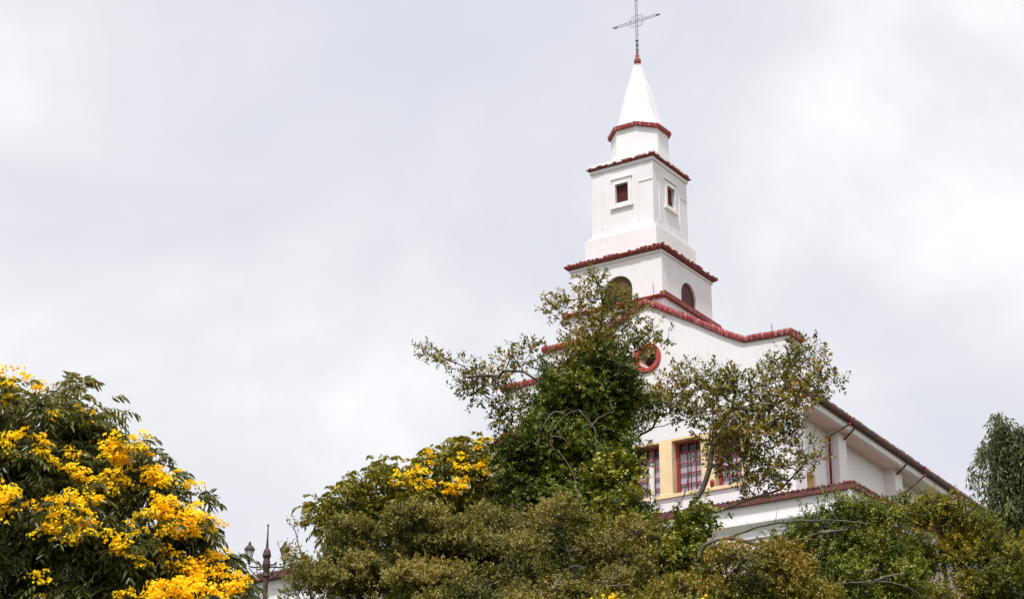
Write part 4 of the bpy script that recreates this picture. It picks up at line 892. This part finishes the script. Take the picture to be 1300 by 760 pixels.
# 8. eucalyptus
def eucalyptus():
    D = 74; g = groundpt(1300, D); root = make_tree('eucalyptus_tree', g, 'blue-green eucalyptus with hanging leaves at the right edge of the picture')
    bl = pblobs([(1270, 550, 20, 18), (1285, 565, 26, 22), (1258, 575, 18, 22), (1270, 600, 28, 24), (1300, 590, 30, 36), (1252, 615, 12, 14), (1262, 645, 16, 20), (1285, 640, 26, 26), (1250, 655, 8, 10), (1305, 650, 26, 30), (1320, 560, 30, 40), (1272, 675, 14, 10), (1340, 620, 40, 60), (1330, 700, 40, 40), (1268, 535, 8, 8)], D)
    tg, nn, bi = blob_points(bl, 800, .4, .25, .62, .12, .9, .6)
    A_, pr, rd, dr_ = grow([[g, at(1310, 820, D), at(1305, 720, D), at(1296, 640, D), at(1285, 570, D)], [at(1305, 720, D), at(1275, 670, D), at(1262, 640, D)], [at(1305, 720, D), at(1335, 640, D)]], tg, .35, .12, .1, .007)
    tr = tubes_np('trunk', A_, pr, rd, BARKP, root, 0, 5)
    o2 = np.repeat(tg, 3, 0) + rng.normal(size=(len(tg)*3, 3))*.15; ax = rdir(len(o2))*.5; ax[:, 2] -= .8
    lf = sprigs(o2, ax, rng.uniform(.4, .75, len(o2)), 10, .25, .062, .65, .4, .25, .1, .45 + .28*noise3(o2, 1.3), .12)
    cr_ = leaf_mesh('crown', *lf[:5], lf[5], T4, GREEN['eucalyptus'], root); shift(root, tr, cr_)
eucalyptus()
# 9. thin sapling by the lamp
leafy('sapling', 'thin bare-twigged sapling between the lamp post and the domed tree', 50,
      [(378, 665, 9, 4), (384, 662, 6, 3), (372, 670, 6, 3), (395, 664, 6, 4), (360, 700, 10, 7), (372, 705, 14, 12), (352, 697, 5, 3), (388, 715, 14, 14), (375, 722, 12, 8), (390, 740, 14, 10), (362, 752, 10, 5)],
      [[(400, 860), (398, 790), (392, 740), (382, 705), (376, 675)], [(392, 740), (375, 720), (355, 698)], [(398, 790), (380, 755), (355, 750)]], 110, 7, .085, .05, .2, GREEN['olive'], BARK, tint=.5, rep=1, surf=.6, spread=.8, tip=.006, trunkpx=400)

# 10. bare arching branches of the sparse tree's neighbours
def bare(name, label, D, strokes, r0, m):
    g = groundpt(strokes[0][0][0], D); root = make_tree(name, g, label, 'branch'); allp = []
    bm = bmesh.new(); first = True
    for st in strokes:
        pts = [at(p_[0], p_[1], D + (p_[2] if len(p_) > 2 else 0)) for p_ in st]
        if first: pts = [g] + pts; first = False
        rs = resample(pts, .12); rs = rs + rng.normal(size=rs.shape)*.008; k = len(rs)
        tube(bm, rs.tolist(), [r0*(1 - .8*i/k) + .004 for i in range(k)], 6)
        for i in range(k//3, k, 4):
            d = rdir(1)[0]; L = rng.uniform(.1, .35); q_ = rs[i] + d*L*.5; tube(bm, [tuple(rs[i]), tuple(q_), tuple(q_ + (d + [0, 0, .5])*L*.5)], [.010, .007, .003], 4)
    o = from_bm('stem', bm, m, root, smooth=True); shift(root, o)
bare('bare_branch', 'long bare branch arching to the right below the porch cornice', 48.5, [[(880, 760), (885, 715), (895, 692), (925, 682), (965, 668), (1010, 661), (1060, 660), (1105, 664)], [(925, 682), (960, 690), (1000, 688), (1040, 676)], [(1040, 676), (1075, 672)]], .055, BARK)
bare('bare_branch', 'pale dead twigs sticking up at the bottom under the dark tree', 41, [[(755, 775), (760, 745), (778, 730), (790, 712)], [(760, 745), (780, 742), (800, 742)], [(700, 750), (712, 730), (726, 718), (744, 719)]], .014, BARKP)
bare('bare_branch', 'curved dead twigs hanging in front of the dark column', 49.5, [[(735, 660), (722, 590), (700, 565), (703, 545), (720, 525), (735, 520), (748, 528)], [(700, 553), (715, 556), (727, 570)], [(748, 545), (760, 530), (780, 522)], [(720, 528), (705, 522), (690, 540), (680, 570)], [(735, 520), (755, 545), (758, 580)]], .013, BARKP)
bare('bare_branch', 'dark crooked bare branch before the yellow pillar', 48, [[(825, 760), (838, 680), (845, 655), (862, 640), (872, 615), (876, 594)], [(838, 680), (820, 690), (815, 700)]], .035, BARKD)
bare('bare_branch', 'thin grey branch lying across the shrubs at the bottom edge, right of the reddish shrub', 46, [[(1000, 775), (1030, 750), (1070, 740), (1110, 738), (1145, 742), (1170, 755)], [(1110, 738), (1130, 730), (1150, 728)]], .035, BARK)
